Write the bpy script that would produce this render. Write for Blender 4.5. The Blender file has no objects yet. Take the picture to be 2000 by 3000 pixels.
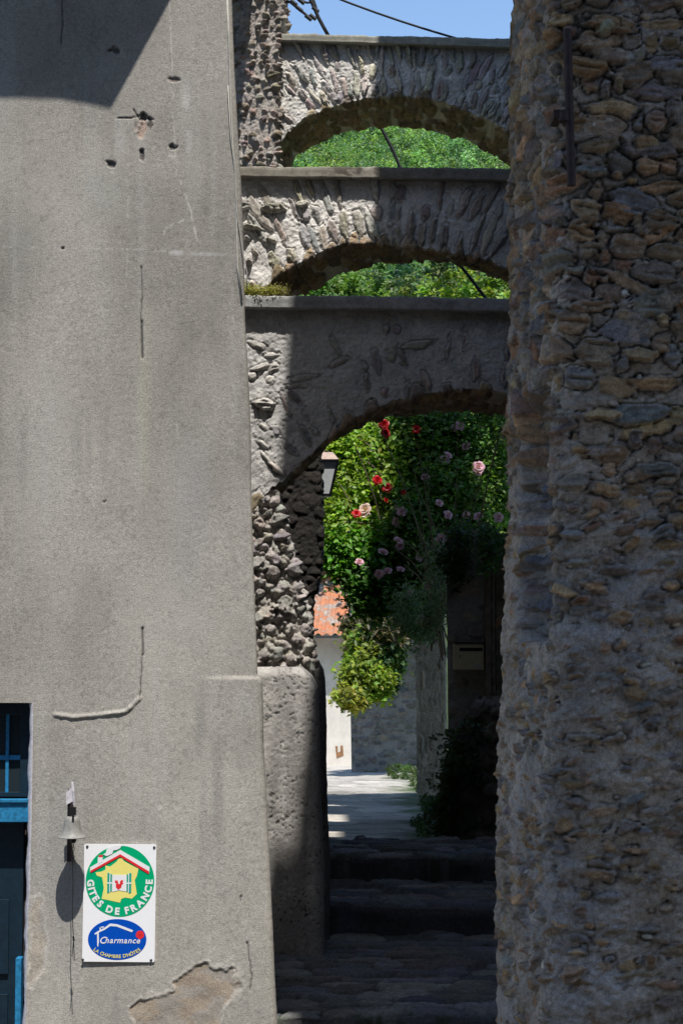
import bpy, math, random
import numpy as np
from math import radians, sin, cos, pi
RS = np.random.RandomState(7); random.seed(7)
S = bpy.context.scene; COL = S.collection
F = 5200.0; TH = math.atan(380 / F)
def P(px, py, Y):
    a = (px - 1000) / F; b = (1500 - py) / F
    d = (a, cos(TH) - b * sin(TH), sin(TH) + b * cos(TH)); k = Y / d[1]
    return (a * k, Y, d[2] * k)
def PX(px, Y, py=1880): return P(px, py, Y)[0]
def PZ(py, Y): return P(1000, py, Y)[2]
def pyof(z, Y):           # photo row of a height
    f = Y * cos(TH) + z * sin(TH); u = -Y * sin(TH) + z * cos(TH)
    return 1500 - F * u / f
# ---------------------------------------------------------------- materials
def nmat(name):
    m = bpy.data.materials.new(name); m.use_nodes = True
    return m, m.node_tree.nodes, m.node_tree.links, m.node_tree.nodes['Principled BSDF']
def noise(n, l, scale, det=6, rough=.6, vec=None, dist=0):
    t = n.new('ShaderNodeTexNoise'); t.inputs['Scale'].default_value = scale
    t.inputs['Detail'].default_value = det; t.inputs['Roughness'].default_value = rough; t.inputs['Distortion'].default_value = dist
    if vec is None: vec = n.new('ShaderNodeTexCoord').outputs['Object']
    l.new(vec, t.inputs['Vector']); return t.outputs['Fac']
def ramp(n, l, src, pts):
    r = n.new('ShaderNodeValToRGB'); e = r.color_ramp.elements
    while len(e) < len(pts): e.new(.5)
    for i, (p, c) in enumerate(pts):
        e[i].position = p; e[i].color = (c, c, c, 1) if isinstance(c, (int, float)) else (*c, 1)
    l.new(src, r.inputs[0]); return r.outputs[0]
def mixc(n, l, mode, fac, a, b):
    m = n.new('ShaderNodeMix'); m.data_type = 'RGBA'; m.blend_type = mode
    if isinstance(fac, (int, float)): m.inputs[0].default_value = fac
    else: l.new(fac, m.inputs[0])
    for i, x in ((6, a), (7, b)):
        if isinstance(x, tuple): m.inputs[i].default_value = (*x, 1)
        else: l.new(x, m.inputs[i])
    return m.outputs[2]
def bump(n, l, b, src, st, dist, prev=None):
    k = n.new('ShaderNodeBump'); k.inputs['Strength'].default_value = st; k.inputs['Distance'].default_value = dist
    l.new(src, k.inputs['Height'])
    if prev is not None: l.new(prev, k.inputs['Normal'])
    l.new(k.outputs[0], b.inputs['Normal']); return k.outputs[0]
def vcol_mat(name, rough=.9, s1=45, amp=(.7, 1.3), s2=220, amp2=(.75, 1.25), bs=(.5, .012), bs2=(.5, .004), stretch=None, spec=.3):
    """base colour = the stone colours stored on the mesh, broken up by fine procedural grain"""
    m, n, l, b = nmat(name)
    at = n.new('ShaderNodeAttribute'); at.attribute_name = 'Col'
    vec = n.new('ShaderNodeTexCoord').outputs['Object']
    if stretch:
        mp = n.new('ShaderNodeMapping'); mp.inputs['Scale'].default_value = stretch; l.new(vec, mp.inputs[0]); vec = mp.outputs[0]
    a = noise(n, l, s1, 8, .7, vec, .5); c = noise(n, l, s2, 4, .7, vec)
    x = mixc(n, l, 'MULTIPLY', 1, at.outputs['Color'], ramp(n, l, a, [(.3, amp[0]), (.7, amp[1])]))
    x = mixc(n, l, 'MULTIPLY', 1, x, ramp(n, l, c, [(.3, amp2[0]), (.7, amp2[1])]))
    l.new(x, b.inputs['Base Color']); b.inputs['Roughness'].default_value = rough; b.inputs['Specular IOR Level'].default_value = spec
    k = bump(n, l, b, a, bs[0], bs[1]); bump(n, l, b, c, bs2[0], bs2[1], k)
    return m
def flat_mat(name, col, rough=.6, metal=0, var=.15, s=30, bs=.2, spec=.4, bd=.003):
    m, n, l, b = nmat(name)
    a = noise(n, l, s, 6, .65)
    x = mixc(n, l, 'MULTIPLY', 1, tuple(col), ramp(n, l, a, [(.3, 1 - var), (.7, 1 + var)]))
    l.new(x, b.inputs['Base Color']); b.inputs['Roughness'].default_value = rough; b.inputs['Metallic'].default_value = metal
    b.inputs['Specular IOR Level'].default_value = spec
    if bs: bump(n, l, b, a, bs, bd)
    return m
def leaf_mat(name, trans=.35, sat=1):
    m, n, l, b = nmat(name)
    at = n.new('ShaderNodeAttribute'); at.attribute_name = 'Col'
    l.new(at.outputs['Color'], b.inputs['Base Color']); b.inputs['Roughness'].default_value = .45; b.inputs['Specular IOR Level'].default_value = .35
    t = n.new('ShaderNodeBsdfTranslucent'); g = n.new('ShaderNodeMix'); g.data_type = 'RGBA'; g.blend_type = 'MULTIPLY'; g.inputs[0].default_value = 1
    l.new(at.outputs['Color'], g.inputs[6]); g.inputs[7].default_value = (1.5, 1.6, .7, 1); l.new(g.outputs[2], t.inputs[0])
    ms = n.new('ShaderNodeMixShader'); ms.inputs[0].default_value = trans
    l.new(b.outputs[0], ms.inputs[1]); l.new(t.outputs[0], ms.inputs[2]); l.new(ms.outputs[0], n['Material Output'].inputs[0])
    return m
M = {}
M['stone'] = vcol_mat('rubble_stone', s1=55, amp=(.62, 1.35), s2=240, amp2=(.7, 1.3), bs=(.9, .016), bs2=(.8, .005))
M['shale'] = vcol_mat('pale_arch_stone', s1=30, amp=(.72, 1.2), s2=160, amp2=(.7, 1.2), bs=(.6, .015))
M['plaster'] = vcol_mat('grey_roughcast', s1=60, amp=(.90, 1.09), s2=150, amp2=(.66, 1.30), bs=(.12, .003), bs2=(.7, .0035), spec=.15)
M['cement'] = vcol_mat('pitted_cement', s1=70, amp=(.72, 1.15), s2=190, amp2=(.8, 1.15), bs=(.7, .008), bs2=(.6, .004), spec=.2)
M['coping'] = vcol_mat('coping_concrete', s1=18, amp=(.6, 1.2), s2=120, amp2=(.75, 1.2), bs=(.4, .01), bs2=(.5, .004))
M['leaf'] = leaf_mat('leaves', .4); M['petal'] = leaf_mat('petals', .2)
M['blue'] = flat_mat('blue_paint', (.016, .18, .36), .55, var=.45, s=60, bs=.3)
M['bluedark'] = flat_mat('shaded_blue_paint', (.004, .018, .032), .5, var=.3, s=50)  # blue darkened to carry the shade of the door and window recess
M['iron'] = flat_mat('rusty_iron', (.045, .028, .026), .65, .3, .5, 40, .5)
M['black'] = flat_mat('black_cable', (.012, .013, .016), .6, var=.2)
M['white'] = flat_mat('white_cable', (.45, .43, .38), .6, var=.2)
M['bell'] = flat_mat('bell_metal', (.24, .235, .22), .6, .0, .25, 60, .25)
M['wood'] = flat_mat('weathered_wood', (.16, .12, .085), .85, var=.45, s=14, bs=.5)
M['timber'] = flat_mat('brown_wood', (.25, .13, .06), .8, var=.35, s=20, bs=.4)
M['tan'] = flat_mat('tan_enamel', (.50, .41, .25), .5, var=.1, s=30, bs=.05)
M['dark'] = flat_mat('dark_gap', (.01, .01, .01), .9, var=.1)
M['mask'] = flat_mat('lamp_black', (.012, .012, .013), .45, var=.2)
M['lampcap'] = flat_mat('lamp_cap', (.30, .22, .19), .5, .1, .2, 30, .1)
M['opal'] = flat_mat('frosted_glass', (.82, .86, .88), .35, var=.08, bs=0)
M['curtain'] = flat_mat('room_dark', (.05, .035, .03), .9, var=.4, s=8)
M['pale'] = flat_mat('pale_render', (.60, .56, .50), .9, var=.12, s=5, bs=.2)
M['enamel'] = flat_mat('white_enamel', (.88, .88, .90), .25, var=.02, bs=0)
M['green'] = flat_mat('sign_green', (.0, .40, .17), .3, var=.03, bs=0)
M['yellow'] = flat_mat('sign_yellow', (.85, .76, .22), .3, var=.03, bs=0)
M['red'] = flat_mat('sign_red', (.75, .03, .04), .3, var=.03, bs=0)
M['sblue'] = flat_mat('sign_blue', (.0, .075, .48), .3, var=.03, bs=0)
M['white2'] = flat_mat('sign_white', (.82, .82, .84), .3, var=.02, bs=0)
M['teal'] = flat_mat('sign_teal', (.01, .36, .27), .3, var=.03, bs=0)
M['screw'] = flat_mat('screw_steel', (.12, .12, .12), .4, .8, .2, 60, .1)
M['limepale'] = flat_mat('limewash_edge', (.55, .53, .56), .8, var=.25, s=50, bs=.5)
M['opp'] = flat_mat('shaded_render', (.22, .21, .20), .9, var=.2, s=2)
m, n, l, b = nmat('window_glass'); b.inputs['Base Color'].default_value = (.02, .03, .035, 1); b.inputs['Roughness'].default_value = .08; M['glass'] = m
def rusty():
    m, n, l, b = nmat('rusty_roof_sheet')
    a = noise(n, l, 3.2, 8, .7); c = noise(n, l, 14, 6, .7)
    x = ramp(n, l, a, [(.35, (.50, .17, .07)), (.49, (.40, .17, .09)), (.56, (.30, .24, .2)), (.7, (.40, .37, .34))])
    x = mixc(n, l, 'MULTIPLY', 1, x, ramp(n, l, c, [(.3, .7), (.7, 1.25)]))
    l.new(x, b.inputs['Base Color']); b.inputs['Roughness'].default_value = .8
    return m
M['roof'] = rusty()
def ground_mat(name, c1, c2, s=6, moss=None, slab=None):
    m, n, l, b = nmat(name)
    vec = n.new('ShaderNodeTexCoord').outputs['Object']
    a = noise(n, l, s, 8, .65, vec); c = noise(n, l, s * 12, 6, .7, vec)
    x = mixc(n, l, 'MIX', a, tuple(c1), tuple(c2)); x = mixc(n, l, 'MULTIPLY', 1, x, ramp(n, l, c, [(.3, .65), (.7, 1.3)]))
    if moss:
        g = noise(n, l, 2.2, 7, .75, vec, .4); x = mixc(n, l, 'MIX', ramp(n, l, g, [(.52, 0), (.64, 1)]), x, tuple(moss))
    l.new(x, b.inputs['Base Color']); b.inputs['Roughness'].default_value = .9; b.inputs['Specular IOR Level'].default_value = .2
    bump(n, l, b, c, .5, .01)
    return m
M['street'] = ground_mat('worn_asphalt', (.10, .095, .09), (.16, .15, .14), 3)
M['lane'] = ground_mat('lane_concrete', (.42, .41, .39), (.55, .53, .50), 2.2)
M['earth'] = ground_mat('hill_earth', (.04, .06, .02), (.06, .09, .03), .2)
# ---------------------------------------------------------------- objects
def tag(o, label=None, cat=None, group=None, kind=None):
    for k, v in (('label', label), ('category', cat), ('group', group), ('kind', kind)):
        if v: o[k] = v
    return o
def empty(name, loc=(0, 0, 0)):
    o = bpy.data.objects.new(name, None); o.location = loc; o.empty_display_size = .1; COL.objects.link(o); return o
def mesh_np(name, V, FACES, mat, parent=None, C=None, smooth=True, loc=None):
    """V (n,3), FACES (m,k) all the same k"""
    V = np.asarray(V, dtype=np.float64).reshape(-1, 3); FACES = np.asarray(FACES, dtype=np.int32); k = FACES.shape[1]
    if parent is not None and loc is None: V = V - np.array(parent.location)
    if loc is not None: V = V - np.array(loc)
    me = bpy.data.meshes.new(name)
    me.vertices.add(len(V)); me.vertices.foreach_set('co', V.astype(np.float32).ravel())
    me.loops.add(FACES.size); me.loops.foreach_set('vertex_index', FACES.ravel())
    me.polygons.add(len(FACES)); me.polygons.foreach_set('loop_start', np.arange(0, FACES.size, k, dtype=np.int32))
    me.polygons.foreach_set('loop_total', np.full(len(FACES), k, dtype=np.int32))
    if smooth: me.polygons.foreach_set('use_smooth', np.ones(len(FACES), dtype=bool))
    me.update(calc_edges=True)
    if C is not None:
        C = np.clip(np.asarray(C).reshape(-1, 3), 0, 1)
        at = me.color_attributes.new('Col', 'FLOAT_COLOR', 'POINT')
        at.data.foreach_set('color', np.hstack([C, np.ones((len(C), 1))]).astype(np.float32).ravel())
    me.materials.append(M[mat] if isinstance(mat, str) else mat)
    o = bpy.data.objects.new(name, me); COL.objects.link(o)
    if parent is not None: o.parent = parent
    elif loc is not None: o.location = loc
    return o
def grid_faces(ni, nj, off=0):
    i, j = np.meshgrid(np.arange(ni - 1), np.arange(nj - 1), indexing='ij'); a = (i * nj + j).ravel() + off
    return np.stack([a, a + 1, a + nj + 1, a + nj], 1)
def grid_mesh(name, G, mat, parent=None, C=None, flip=False, **kw):
    ni, nj = G.shape[:2]; f = grid_faces(ni, nj)
    if flip: f = f[:, ::-1]
    return mesh_np(name, G.reshape(-1, 3), f, mat, parent, None if C is None else C.reshape(-1, 3), **kw)
class MB:
    def __init__(s): s.v = []; s.f = []
    def add(s, vs, fs):
        o = len(s.v); s.v += [tuple(x) for x in vs]; s.f += [tuple(i + o for i in f) for f in fs]; return s
    def box(s, x0, x1, y0, y1, z0, z1):
        return s.add([(x, y, z) for z in (z0, z1) for x, y in ((x0, y0), (x1, y0), (x1, y1), (x0, y1))],
                     [(3, 2, 1, 0), (4, 5, 6, 7), (0, 1, 5, 4), (1, 2, 6, 5), (2, 3, 7, 6), (3, 0, 4, 7)])
    def prism(s, pts, y0, y1):          # pts (x,z) outline extruded in y
        k = len(pts)
        s.add([(x, y0, z) for x, z in pts] + [(x, y1, z) for x, z in pts],
              [tuple(range(k - 1, -1, -1)), tuple(range(k, 2 * k))] + [(i, (i + 1) % k, (i + 1) % k + k, i + k) for i in range(k)]); return s
    def zprism(s, pts, z0, z1):
        k = len(pts)
        s.add([(x, y, z0) for x, y in pts] + [(x, y, z1) for x, y in pts],
              [tuple(range(k - 1, -1, -1)), tuple(range(k, 2 * k))] + [(i, (i + 1) % k, (i + 1) % k + k, i + k) for i in range(k)]); return s
    def tube(s, pts, r, n=8, r2=None):
        pts = [np.array(p, float) for p in pts]; K = len(pts); rings = []
        for i, p in enumerate(pts):
            t = pts[min(i + 1, K - 1)] - pts[max(i - 1, 0)]; t /= (np.linalg.norm(t) + 1e-9)
            a = np.cross(t, (0, 0, 1) if abs(t[2]) < .9 else (1, 0, 0)); a /= np.linalg.norm(a); b = np.cross(t, a)
            rr = r if r2 is None else r + (r2 - r) * i / (K - 1)
            rings.append([tuple(p + rr * (cos(2 * pi * q / n) * a + sin(2 * pi * q / n) * b)) for q in range(n)])
        vs = [v for R in rings for v in R]; fs = [tuple(range(n)), tuple(range((K - 1) * n, K * n))[::-1]]
        for i in range(K - 1):
            for q in range(n): fs.append((i * n + q, i * n + (q + 1) % n, (i + 1) * n + (q + 1) % n, (i + 1) * n + q))
        return s.add(vs, fs)
    def lathe(s, prof, c, n=32):        # prof (r,z)
        vs = [(c[0] + r * cos(2 * pi * q / n), c[1] + r * sin(2 * pi * q / n), c[2] + z) for r, z in prof for q in range(n)]
        fs = [(i * n + q, i * n + (q + 1) % n, (i + 1) * n + (q + 1) % n, (i + 1) * n + q) for i in range(len(prof) - 1) for q in range(n)]
        return s.add(vs, fs)
    def obj(s, name, mat, parent=None, smooth=False, bevel=0, loc=None):
        me = bpy.data.meshes.new(name); off = np.array(parent.location) if parent is not None else (np.array(loc) if loc is not None else np.zeros(3))
        me.from_pydata([tuple(np.array(v) - off) for v in s.v], [], s.f); me.update()
        import bmesh
        bm = bmesh.new(); bm.from_mesh(me); bmesh.ops.recalc_face_normals(bm, faces=bm.faces)
        if bevel: bmesh.ops.bevel(bm, geom=[e for e in bm.edges], offset=bevel, segments=2, profile=.6, affect='EDGES')
        bm.to_mesh(me); bm.free()
        if smooth: me.polygons.foreach_set('use_smooth', [True] * len(me.polygons))
        me.materials.append(M[mat] if isinstance(mat, str) else mat)
        o = bpy.data.objects.new(name, me); COL.objects.link(o)
        if parent is not None: o.parent = parent
        elif loc is not None: o.location = loc
        return o
# ---------------------------------------------------------------- noise on points
def _hash(ix, iy, iz, seed):
    h = (ix * 374761393 + iy * 668265263 + iz * 2147483647 + seed * 974634777) & 0xFFFFFFFF
    h = ((h ^ (h >> 13)) * 1274126177) & 0xFFFFFFFF; h = ((h ^ (h >> 16)) * 2246822519) & 0xFFFFFFFF
    return ((h ^ (h >> 15)) & 0xFFFFFF) / float(0xFFFFFF)
def vnoise(x, y, z=0, seed=0):
    x = np.asarray(x, float); y = np.asarray(y, float); z = np.zeros_like(x) + z
    ix, iy, iz = (np.floor(q).astype(np.int64) for q in (x, y, z)); fx, fy, fz = x - ix, y - iy, z - iz
    fx, fy, fz = (q * q * (3 - 2 * q) for q in (fx, fy, fz)); r = 0
    flatz = np.all(z == 0)
    for dx in (0, 1):
        for dy in (0, 1):
            for dz in ((0,) if flatz else (0, 1)):
                w = (fx if dx else 1 - fx) * (fy if dy else 1 - fy) * (fz if dz else 1 - fz)
                r = r + w * _hash(ix + dx, iy + dy, iz + dz, seed)
    return r * 2 - 1
def fbm(x, y, z=0, oct=4, seed=0, gain=.5):
    r = 0; a = 1; f = 1; t = 0
    for o in range(oct): r = r + a * vnoise(x * f, y * f, np.asarray(z) * f, seed + o * 17); t += a; a *= gain; f *= 2.03
    return r / t
def sstep(a, b, x): t = np.clip((x - a) / (b - a), 0, 1); return t * t * (3 - 2 * t)
# ---------------------------------------------------------------- masonry: stones stamped into a height field
def pick(pal, rs): c = np.array(pal[rs.randint(len(pal))]); return c * rs.uniform(.75, 1.25) * (1 + rs.uniform(-.06, .06, 3))
class Masonry:
    def __init__(s, U, V, base, seed=0, mrough=.006):
        s.U, s.V = U, V; s.seed = seed
        s.ringd = .0035; s.ringc = 0.
        s.H = mrough * (fbm(U * 14, V * 14, oct=4, seed=seed) + .7 * fbm(U * 60, V * 60, oct=2, seed=seed + 5))
        n = fbm(U * 5, V * 5, oct=5, seed=seed + 3)
        s.C = np.array(base)[None] * (1 + .3 * n[..., None]) if U.ndim == 1 else np.array(base)[None, None] * (1 + .3 * n[..., None])
        s.W = s.U + .010 * fbm(U * 22, V * 22, oct=3, seed=seed + 8); s.X = s.V + .010 * fbm(U * 22, V * 22, oct=3, seed=seed + 9)
        s.N = fbm(U * 40, V * 40, oct=4, seed=seed + 11)
        s.vr = V.min(axis=1) if U.ndim == 2 else None
    def stamp(s, cx, cy, a, b, ang, h, col, rs, edge=.012, strata=.25, rnd=.3):
        R = max(a, b) * 1.35
        m = (np.abs(s.U - cx) < R) & (np.abs(s.V - cy) < R)
        if not m.any(): return
        x = s.W[m] - cx; y = s.X[m] - cy; c, t = cos(ang), sin(ang)
        u = (x * c + y * t) / a; v = (-x * t + y * c) / b; d = np.full(u.shape, -9.)
        k = rs.randint(5, 8) if rnd < .12 else rs.randint(6, 9); th0 = rs.uniform(0, 2 * pi)
        for i in range(k):
            th = th0 + 2 * pi * (i + rs.uniform(-.3, .3)) / k; r = rs.uniform(.78, 1.05)
            d = np.maximum(d, u * cos(th) + v * sin(th) - r)
        d = (1 - rnd) * d + rnd * (np.sqrt(u * u + v * v) - .95)
        dm = -d * min(a, b) * (1 + .0) + .004 * s.N[m]
        q = np.clip(dm / (edge * .75), 0, 1); q = np.clip(1 - (1 - q) ** 2.2, 0, 1)
        ok = dm > 0
        st = vnoise(v * b / .011 + 31 * cx, u * a / .12, seed=s.seed + 41) * strata
        hh = h * q * (1 + .30 * s.N[m] + .35 * st + rs.uniform(-.5, .5) * u + rs.uniform(-.55, .35) * v)
        Hm = s.H[m]; new = np.where(ok & (hh > Hm - .003), np.maximum(hh, Hm), Hm)
        # a thin sunken joint right round the stone
        ring = (dm <= 0) & (dm > -.006); new = np.where(ring & (Hm < h * .6), new - s.ringd, new); s.C[m] *= (1 - s.ringc * ring)[:, None]
        s.H[m] = new
        w = (ok & (hh > Hm - .003)) * sstep(0, .005, dm)
        cc = np.array(col)[None] * (1 + .34 * s.N[m] + .25 * st)[:, None]
        s.C[m] = s.C[m] * (1 - w[:, None]) + cc * w[:, None]
def normals(G):
    du = np.gradient(G, axis=1); dv = np.gradient(G, axis=0); n = np.cross(du, dv); return n / (np.linalg.norm(n, axis=2, keepdims=True) + 1e-12)
PAL_R = [(.28, .185, .10), (.24, .16, .09), (.21, .16, .12), (.31, .215, .12), (.18, .16, .14), (.22, .19, .16), (.22, .135, .09), (.15, .12, .10), (.25, .19, .13), (.18, .17, .165), (.21, .15, .10), (.27, .19, .12)]
PAL_A = [(.50, .46, .37), (.44, .41, .37), (.54, .48, .42), (.46, .38, .35), (.42, .41, .39), (.50, .47, .37)]
PAL_P = [(.46, .43, .39), (.37, .35, .32), (.40, .38, .35), (.50, .47, .42), (.33, .31, .30), (.43, .38, .34)]
# ================================================================= CAMERA, LIGHT
cam = bpy.data.cameras.new('camera'); co = bpy.data.objects.new('camera', cam); COL.objects.link(co)
cam.sensor_fit = 'VERTICAL'; cam.sensor_height = 36; cam.sensor_width = 24; cam.lens = 36 * F / 3000; cam.clip_end = 2000
co.location = (0, 0, 0); co.rotation_euler = (pi / 2 + TH, 0, 0); S.camera = co
SUN = np.array([.2, -1, 2.1]); SUN /= np.linalg.norm(SUN)
from mathutils import Vector
sl = bpy.data.lights.new('sun', 'SUN'); sl.energy = 4.4; sl.angle = radians(.53); sl.color = (1, .955, .89)
so = bpy.data.objects.new('sun', sl); COL.objects.link(so); so.rotation_euler = Vector(SUN).to_track_quat('Z', 'Y').to_euler(); so.location = (3, -10, 25)
w = bpy.data.worlds.new('World'); S.world = w; w.use_nodes = True
sk = w.node_tree.nodes.new('ShaderNodeTexSky'); sk.sky_type = 'NISHITA'; sk.sun_disc = False
sk.sun_elevation = math.asin(SUN[2]); sk.sun_rotation = math.atan2(SUN[0], SUN[1]); sk.altitude = 300; sk.air_density = 1.15; sk.dust_density = .4; sk.ozone_density = 3.6
bg = w.node_tree.nodes['Background']; w.node_tree.links.new(sk.outputs[0], bg.inputs[0]); bg.inputs[1].default_value = .15
S.view_settings.view_transform = 'Standard'; S.view_settings.look = 'None'; S.view_settings.exposure = .42; S.view_settings.gamma = 1
S.render.engine = 'CYCLES'; S.cycles.max_bounces = 6; S.cycles.use_denoising = True; S.cycles.sample_clamp_indirect = 6
# ================================================================= PLASTERED HOUSE (left)
YF = 8.0
house = empty('plastered_house', (-1.6, YF, -2.9))
tag(house, 'house with sunlit grey roughcast wall beside the alley, carrying the white sign and the bell', 'house')
EDGE = [(-900, 620), (0, 657), (500, 685), (900, 704), (1250, 716), (1700, 733), (1980, 744), (2000, 750), (2200, 757), (2500, 772), (3000, 794), (3500, 815)]
def interp(tab, y): return np.interp(y, [a for a, b in tab], [b for a, b in tab])
zs = np.concatenate([np.linspace(-3.0, -1.75, 60)[:-1], np.arange(-1.75, 2.95, .0052), np.linspace(2.95, 6.0, 50)[1:]])
NI = len(zs); us = np.concatenate([[-6, -4, -3, -2.4, -2.0], np.arange(-1.62, 0, .0052)])
EZ = np.array([PX(interp(EDGE, pyof(z, YF)), YF) for z in zs])      # X of the corner at each height
NJ = len(us) + 34
G = np.zeros((NI, NJ, 3)); 
front = EZ[:, None] + us[None, :]          # columns hug the battered corner
G[:, :len(us), 0] = front; G[:, :len(us), 1] = YF
R0 = .018                                      # rounded arris, then the return wall
for k in range(6):
    a = (k + 1) / 6 * pi / 2; G[:, len(us) + k, 0] = EZ + R0 * sin(a); G[:, len(us) + k, 1] = YF + R0 * (1 - cos(a))
for k in range(28):
    t = (k + 1) / 28; G[:, len(us) + 6 + k, 0] = EZ + R0 - .42 * t; G[:, len(us) + 6 + k, 1] = YF + R0 + 5.2 * t
G[..., 2] = zs[:, None]
Xg, Zg = G[..., 0], G[..., 2]
PXg = 1000 + Xg / YF * F; PYg = np.vectorize(lambda z: pyof(z, YF))(zs)[:, None] + 0 * Xg
nz = fbm(Xg * 1.6, Zg * 1.1, oct=5, seed=1); n2 = fbm(Xg * 7, Zg * 5, oct=4, seed=2)
BASEP = np.array([.332, .313, .279])
C = BASEP * (1 + .38 * nz + .14 * n2)[..., None]
H = .006 * fbm(Xg * 2.5, Zg * 2.0, oct=2, seed=4) + .0005 * fbm(Xg * 60, Zg * 60, oct=2, seed=5)
C *= (1 + .10 * sstep(.25, .6, vnoise(Xg * 120, Zg * 120, seed=6)) - .16 * sstep(.4, .75, vnoise(Xg * 75 + 9, Zg * 75, seed=7)))[..., None]
def blend(mask, col): 
    global C; C = C * (1 - mask[..., None]) + np.array(col) * mask[..., None]
def blob(cx, cy, rx, ry, seed=0, soft=.35, wob=.35):
    d = np.sqrt(((PXg - cx) / rx) ** 2 + ((PYg - cy) / ry) ** 2) + wob * fbm(PXg / rx * 1.3, PYg / ry * 1.3, oct=4, seed=seed)
    return sstep(1, 1 - soft, d)
def line(pts, w, seed=0, brk=0.0):
    best = np.full(PXg.shape, 1e9)
    wx = PXg + 2.2 * fbm(PXg / 25, PYg / 25, oct=3, seed=seed)
    for (x0, y0), (x1, y1) in zip(pts[:-1], pts[1:]):
        L = (x1 - x0) ** 2 + (y1 - y0) ** 2; t = np.clip(((wx - x0) * (x1 - x0) + (PYg - y0) * (y1 - y0)) / L, 0, 1)
        best = np.minimum(best, np.hypot(wx - x0 - t * (x1 - x0), PYg - y0 - t * (y1 - y0)))
    m = sstep(w, w * .3, best)
    if brk: m = m * sstep(-.1, .25, fbm(PXg / 9, PYg / 14, oct=3, seed=seed + 3) + .35 - brk)
    return m
# rain streaks, pale run-offs, dark patches
blend(.30 * blob(530, 300, 30, 150, 3, .8), (.50, .49, .46)); blend(.5 * blob(536, 290, 20, 45, 31, .6), (.55, .53, .5)); blend(.35 * blob(545, 420, 14, 50, 32, .6), (.55, .53, .5))
blend(.35 * blob(340, 400, 22, 110, 4, .8), (.50, .49, .47)); blend(.45 * blob(415, 1150, 28, 420, 5, .9), (.40, .39, .30)); blend(.4 * blob(300, 560, 160, 130, 6, .9), (.36, .36, .33))
blend(.5 * blob(120, 1300, 170, 330, 7, .9), (.40, .385, .36)); blend(.45 * blob(640, 2350, 28, 300, 8, .9), (.19, .185, .18)); blend(.45 * blob(590, 2100, 30, 150, 81, .9), (.2, .195, .19))
blend(.45 * blob(560, 1500, 120, 500, 9, .9), (.34, .335, .33)); blend(.35 * blob(715, 2060, 35, 60, 10, .5), (.43, .42, .40))
blend(.5 * blob(200, 2520, 130, 350, 91, .9), (.33, .325, .315)); blend(.5 * blob(60, 700, 120, 200, 92, .9), (.27, .265, .24))
low_ = sstep(2500, 3200, PYg) * sstep(-.3, .5, fbm(Xg * 4, Zg * 2, oct=4, seed=95)); blend(.4 * low_, (.22, .205, .18))
stk = sstep(.15, .6, fbm(Xg * 16, Zg * 1.1, oct=4, seed=96)) * sstep(-.4, .3, fbm(Xg * 1.5, Zg * 1.2, oct=3, seed=97)); blend(.38 * stk, (.22, .215, .20)); stk = sstep(.2, .6, fbm(Xg * 12 + 7, Zg * .9, oct=4, seed=98)); blend(.3 * stk, (.42, .41, .385))
blend(.55 * line([(484, 0), (490, 100), (498, 290)], 3, 1, .1), (.6, .58, .55)); blend(.45 * line([(497, 330), (505, 440), (508, 510)], 3, 2, .1), (.62, .6, .57))
blend(.6 * line([(522, 530), (550, 610), (572, 708)], 3.2, 3, .1), (.65, .63, .6)); blend(.45 * line([(470, 695), (478, 668), (530, 645)], 5, 4, .25), (.62, .6, .57))
blend(.35 * line([(365, 350), (366, 720), (362, 900)], 4, 5, .3), (.55, .54, .5)); blend(.4 * line([(0, 722), (160, 726), (400, 732), (700, 748)], 5, 6, .35), (.5, .49, .47))
blend(.6 * blob(510, 741, 25, 9, 12, .5), (.55, .54, .52)); blend(.45 * blob(590, 745, 60, 8, 13, .5), (.5, .49, .47)); blend(.4 * blob(250, 726, 18, 8, 14, .5), (.5, .49, .47))
blend(.4 * line([(190, 910), (210, 850), (232, 835)], 3, 15, .2), (.5, .49, .46)); blend(.3 * line([(515, 1240), (519, 1280)], 3, 16, .1), (.55, .54, .5)); blend(.35 * line([(250, 2880), (268, 2820)], 4, 17, .1), (.5, .5, .48))
# holes and old fixings knocked out of the render
for (cx, cy, rx, ry, dp, col, sd) in [(408, 340, 16, 13, .022, (.05, .045, .04), 20), (430, 360, 7, 22, .014, (.07, .06, .05), 21), (404, 380, 15, 30, .012, (.42, .30, .24), 22), (407, 455, 9, 22, .02, (.08, .07, .07), 23),
        (313, 480, 18, 11, .018, (.08, .075, .07), 24), (498, 430, 13, 12, .018, (.08, .075, .07), 25), (500, 232, 22, 7, .012, (.16, .12, .11), 26), (322, 145, 20, 14, .015, (.07, .055, .05), 27), (403, 100, 22, 16, .003, (.36, .30, .29), 28),
        (172, 727, 6, 5, .012, (.07, .065, .06), 29), (470, 2355, 10, 10, .003, (.42, .4, .37), 30), (710, 2630, 3, 12, .008, (.1, .1, .1), 33), (306, 1470, 5, 4, .008, (.1, .1, .1), 34)]:
    mk = blob(cx, cy, rx * .9, ry * .9, sd, .35, .95); blend(mk * .8, col); H = H - .6 * dp * mk
for (a, bb, sd) in [((345, 480), (350, 300), 40)]:
    pass
for cx, cy, sd in [(490, 440, 43), (318, 490, 44), (500, 445, 45)]:
    blend(.6 * blob(cx, cy + 14, 10, 7, sd, .5), (.55, .5, .48))
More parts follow.
